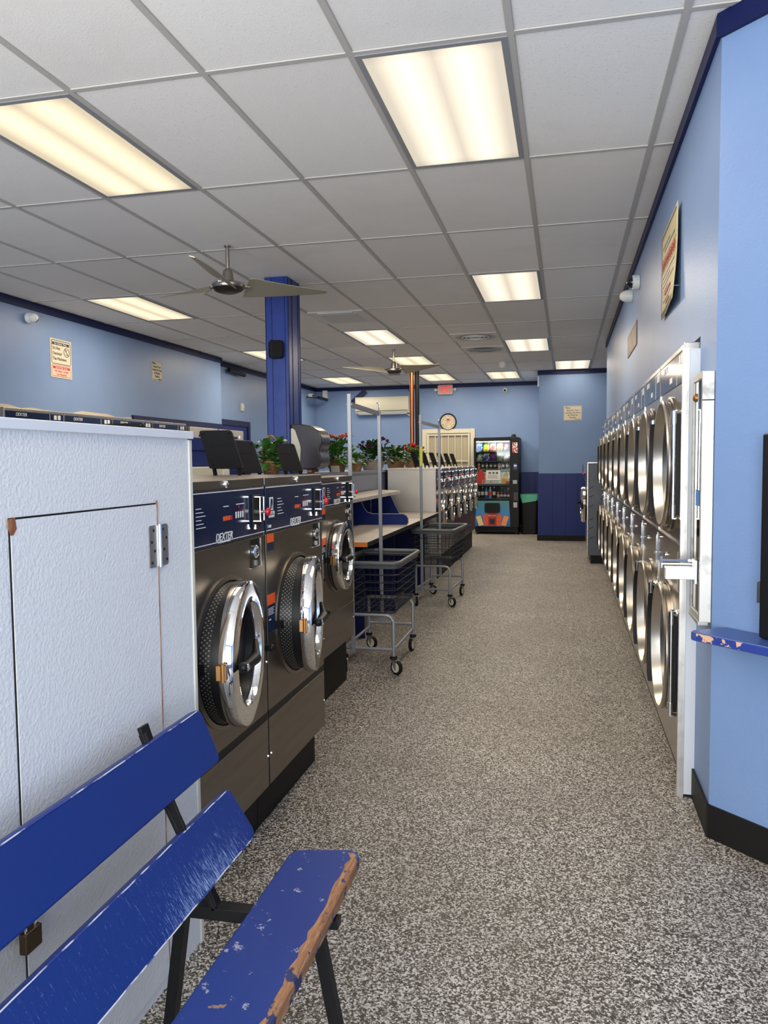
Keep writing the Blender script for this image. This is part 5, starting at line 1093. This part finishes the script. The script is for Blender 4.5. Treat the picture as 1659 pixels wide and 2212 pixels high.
# control column
MB().box(0.735, 0.835, -0.004, 0.0, 1.565, 1.76).build('price_picture', nmat('red_picture_card', srgb(170, 50, 50), 0.5, var=(30, srgb(230, 220, 215), 0.5, 0.55)), t)
MB().box(0.755, 0.825, -0.006, 0.0, 1.245, 1.36).build('card_reader', nmat('dark_card_reader', (0.02, 0.02, 0.03), 0.3), t)
MB().box(0.765, 0.815, -0.008, -0.006, 1.305, 1.335).build('reader_screen', nmat('violet_blue_screen', (0.05, 0.05, 0.3), 0.3, emis=((0.25, 0.3, 1.0), 1.4)), t)
MB().box(0.745, 0.825, -0.004, 0.0, 0.975, 1.045).build('display', nmat('grey_lcd', srgb(150, 165, 170), 0.3), t)
f = MB()
for i in range(3):
    for j in range(6): f.box(0.765+i*0.028, 0.777+i*0.028, -0.005, 0.0, 0.66+j*0.026, 0.674+j*0.026)
f.build('keypad', 'fixf', t)
f = MB(); f.box(0.755, 0.83, -0.006, 0.0, 0.52, 0.62); f.build('coin_return', 'hinge', t, bevel=0.003)
o = MB().lathe([(0.045, 0), (0.045, 0.03), (0.03, 0.06), (0.0, 0.065)], (0, 0, 0), 'z', 20).box(-0.09, 0.06, -0.05, 0.05, 0.0, 0.012).build('top_beacon', 'black', t); o.location = (0.75, 0.15, 1.861)
# products
def bag(label, x, z, w_, h_, c1, c2, k):
    t = thing('snack_bag', label, 'snack bag', (VX+x, VY+0.14, z), 0, 'snack bags on the upper vending shelves')
    f = MB(); n = 6; vs = []; fs = []
    for i in range(n+1):
        for s_ in (-1, 1):
            for j in range(5):
                u_ = j/4-0.5; bul = 0.03*(1-(2*u_)**2)*(1-(2*i/n-1)**4); vs.append((u_*w_, s_*bul-(0.0), i/n*h_))
    for i in range(n):
        for s_ in (0, 1):
            for j in range(4): a = i*10+s_*5+j; fs.append((a, a+1, a+11, a+10))
    f.add(vs, fs); f.build('bag', nmat('printed_foil', c1, 0.3, var=(16, c2, 0.48, 0.54)), t)
random.seed(21)
R1 = [('blue', (30, 80, 190), (190, 220, 210)), ('yellow and green', (235, 205, 50), (150, 190, 90)), ('red and white', (205, 60, 50), (240, 220, 200)), ('orange', (225, 150, 80), (240, 225, 190)), ('grey and red', (170, 170, 190), (180, 60, 70))]
R2 = [('white and green', (215, 220, 215), (70, 110, 80)), ('blue and white', (70, 70, 150), (225, 225, 235)), ('purple', (80, 50, 140), (150, 60, 90)), ('green and peach', (110, 160, 110), (225, 170, 140)), ('silver white', (215, 215, 220), (130, 90, 140))]
for k, (n_, a, b) in enumerate(R1): bag('%s snack bag on the top shelf of the vending machine' % n_, 0.10+k*0.13, 1.6015, 0.115, 0.165, srgb(*a), srgb(*b), k)
for k, (n_, a, b) in enumerate(R2): bag('%s snack bag on the second vending shelf' % n_, 0.10+k*0.13, 1.4165, 0.118, 0.145, srgb(*a), srgb(*b), k)
def bottle(name, label, x, z, r, h, col, cap, can=False, cat='bottle', group='drinks on the vending machine shelves'):
    t = thing(name, label, cat, (VX+x, VY+0.13, z), 0, group)
    pr_ = [(r*0.9, 0), (r, 0.008), (r, h*0.9), (r*0.8, h), (0, h)] if can else [(r*0.85, 0), (r, 0.01), (r*0.95, h*0.35), (r, h*0.6), (r*0.8, h*0.72), (r*0.4, h*0.88), (r*0.38, h*0.93), (0, h*0.93)]
    MB().lathe(pr_, (0, 0, 0), 'z', 16).build('body', nmat('drink_colour', col, 0.2), t)
    if not can:
        MB().lathe([(r*0.42, h*0.90), (r*0.42, h), (0, h)], (0, 0, 0), 'z', 12).build('cap', nmat('cap_colour', cap, 0.4), t)
    MB().lathe([(r*1.015, h*0.28), (r*1.015, h*0.58)], (0, 0, 0), 'z', 16, 0, False).build('label_band', 'whiteink' if sum(col) < 1.2 else 'pred', t)
mids = [('white and dark', (215, 215, 210)), ('grey', (90, 90, 95)), ('brown and gold', (150, 100, 40)), ('dark green', (40, 70, 50)), ('black', (22, 22, 24)), ('pale blue', (150, 180, 210)), ('deep blue', (40, 60, 130)), ('mint green', (120, 170, 140))]
for k, (n_, c_) in enumerate(mids): bottle('small_bottle', '%s small bottle on the third vending shelf' % n_, 0.085+k*0.078, 1.2665, 0.024, 0.125, srgb(*c_), srgb(30, 30, 30))
lows = [('dark cola', (30, 12, 10), (190, 30, 30)), ('brown tea', (60, 40, 30), (230, 230, 230)), ('bright blue sports', (40, 110, 220), (230, 90, 40)), ('clear blue water', (130, 180, 235), (240, 240, 245)), ('purple soda', (60, 30, 60), (240, 240, 240))]
for k, (n_, c_, q_) in enumerate(lows): bottle('drink_bottle', '%s bottle on the lowest vending shelf' % n_, 0.080+k*0.075, 0.6915, 0.031, 0.225, srgb(*c_), srgb(*q_))
cans = [('orange', (190, 110, 60)), ('dark grey', (70, 60, 70)), ('violet', (70, 60, 120)), ('crimson', (150, 40, 50))]
for k, (n_, c_) in enumerate(cans): bottle('drink_can', '%s drink can on the lowest vending shelf' % n_, 0.460+k*0.066, 0.6915, 0.029, 0.125, srgb(*c_), (0, 0, 0), True, 'can')
# bin
t = thing('trash_bin', 'tall black bin with a green liner beside the vending machine', 'trash can', (-0.672, 15.36, 0))
f = MB()
def ring4(w_, z, mb, r=0.05): return [(a, b_, z) for a, b_ in rrect(-w_, w_, -w_, w_, r, 4)]
r0, r1 = ring4(0.15, 0.0, f), ring4(0.176, 0.76, f); n = len(r0)
f.add(r0+r1, [(k, (k+1) % n, n+(k+1) % n, n+k) for k in range(n)]+[tuple(reversed(range(n))), tuple(range(n, 2*n))]); f.build('bin_body', 'black', t)
random.seed(2); f = MB(); r0 = [(x*1.03, y*1.03, 0.62+0.07*sin(k*1.7)+0.05*(x < 0)) for k, (x, y, z) in enumerate(ring4(0.176, 0, f))]; r1 = ring4(0.184, 0.772, f); r2 = ring4(0.16, 0.765, f)
f.add(r0+r1+r2, [(k, (k+1) % n, n+(k+1) % n, n+k) for k in range(n)]+[(n+k, n+(k+1) % n, 2*n+(k+1) % n, 2*n+k) for k in range(n)]); f.build('green_liner', nmat('green_bin_liner', srgb(80, 175, 140), 0.3), t)
for x in (-0.09, 0.09): MB().cyl((x-0.015, -0.14, 0.03), (x+0.015, -0.14, 0.03), 0.03, 14).build('wheel', 'rubber', t)
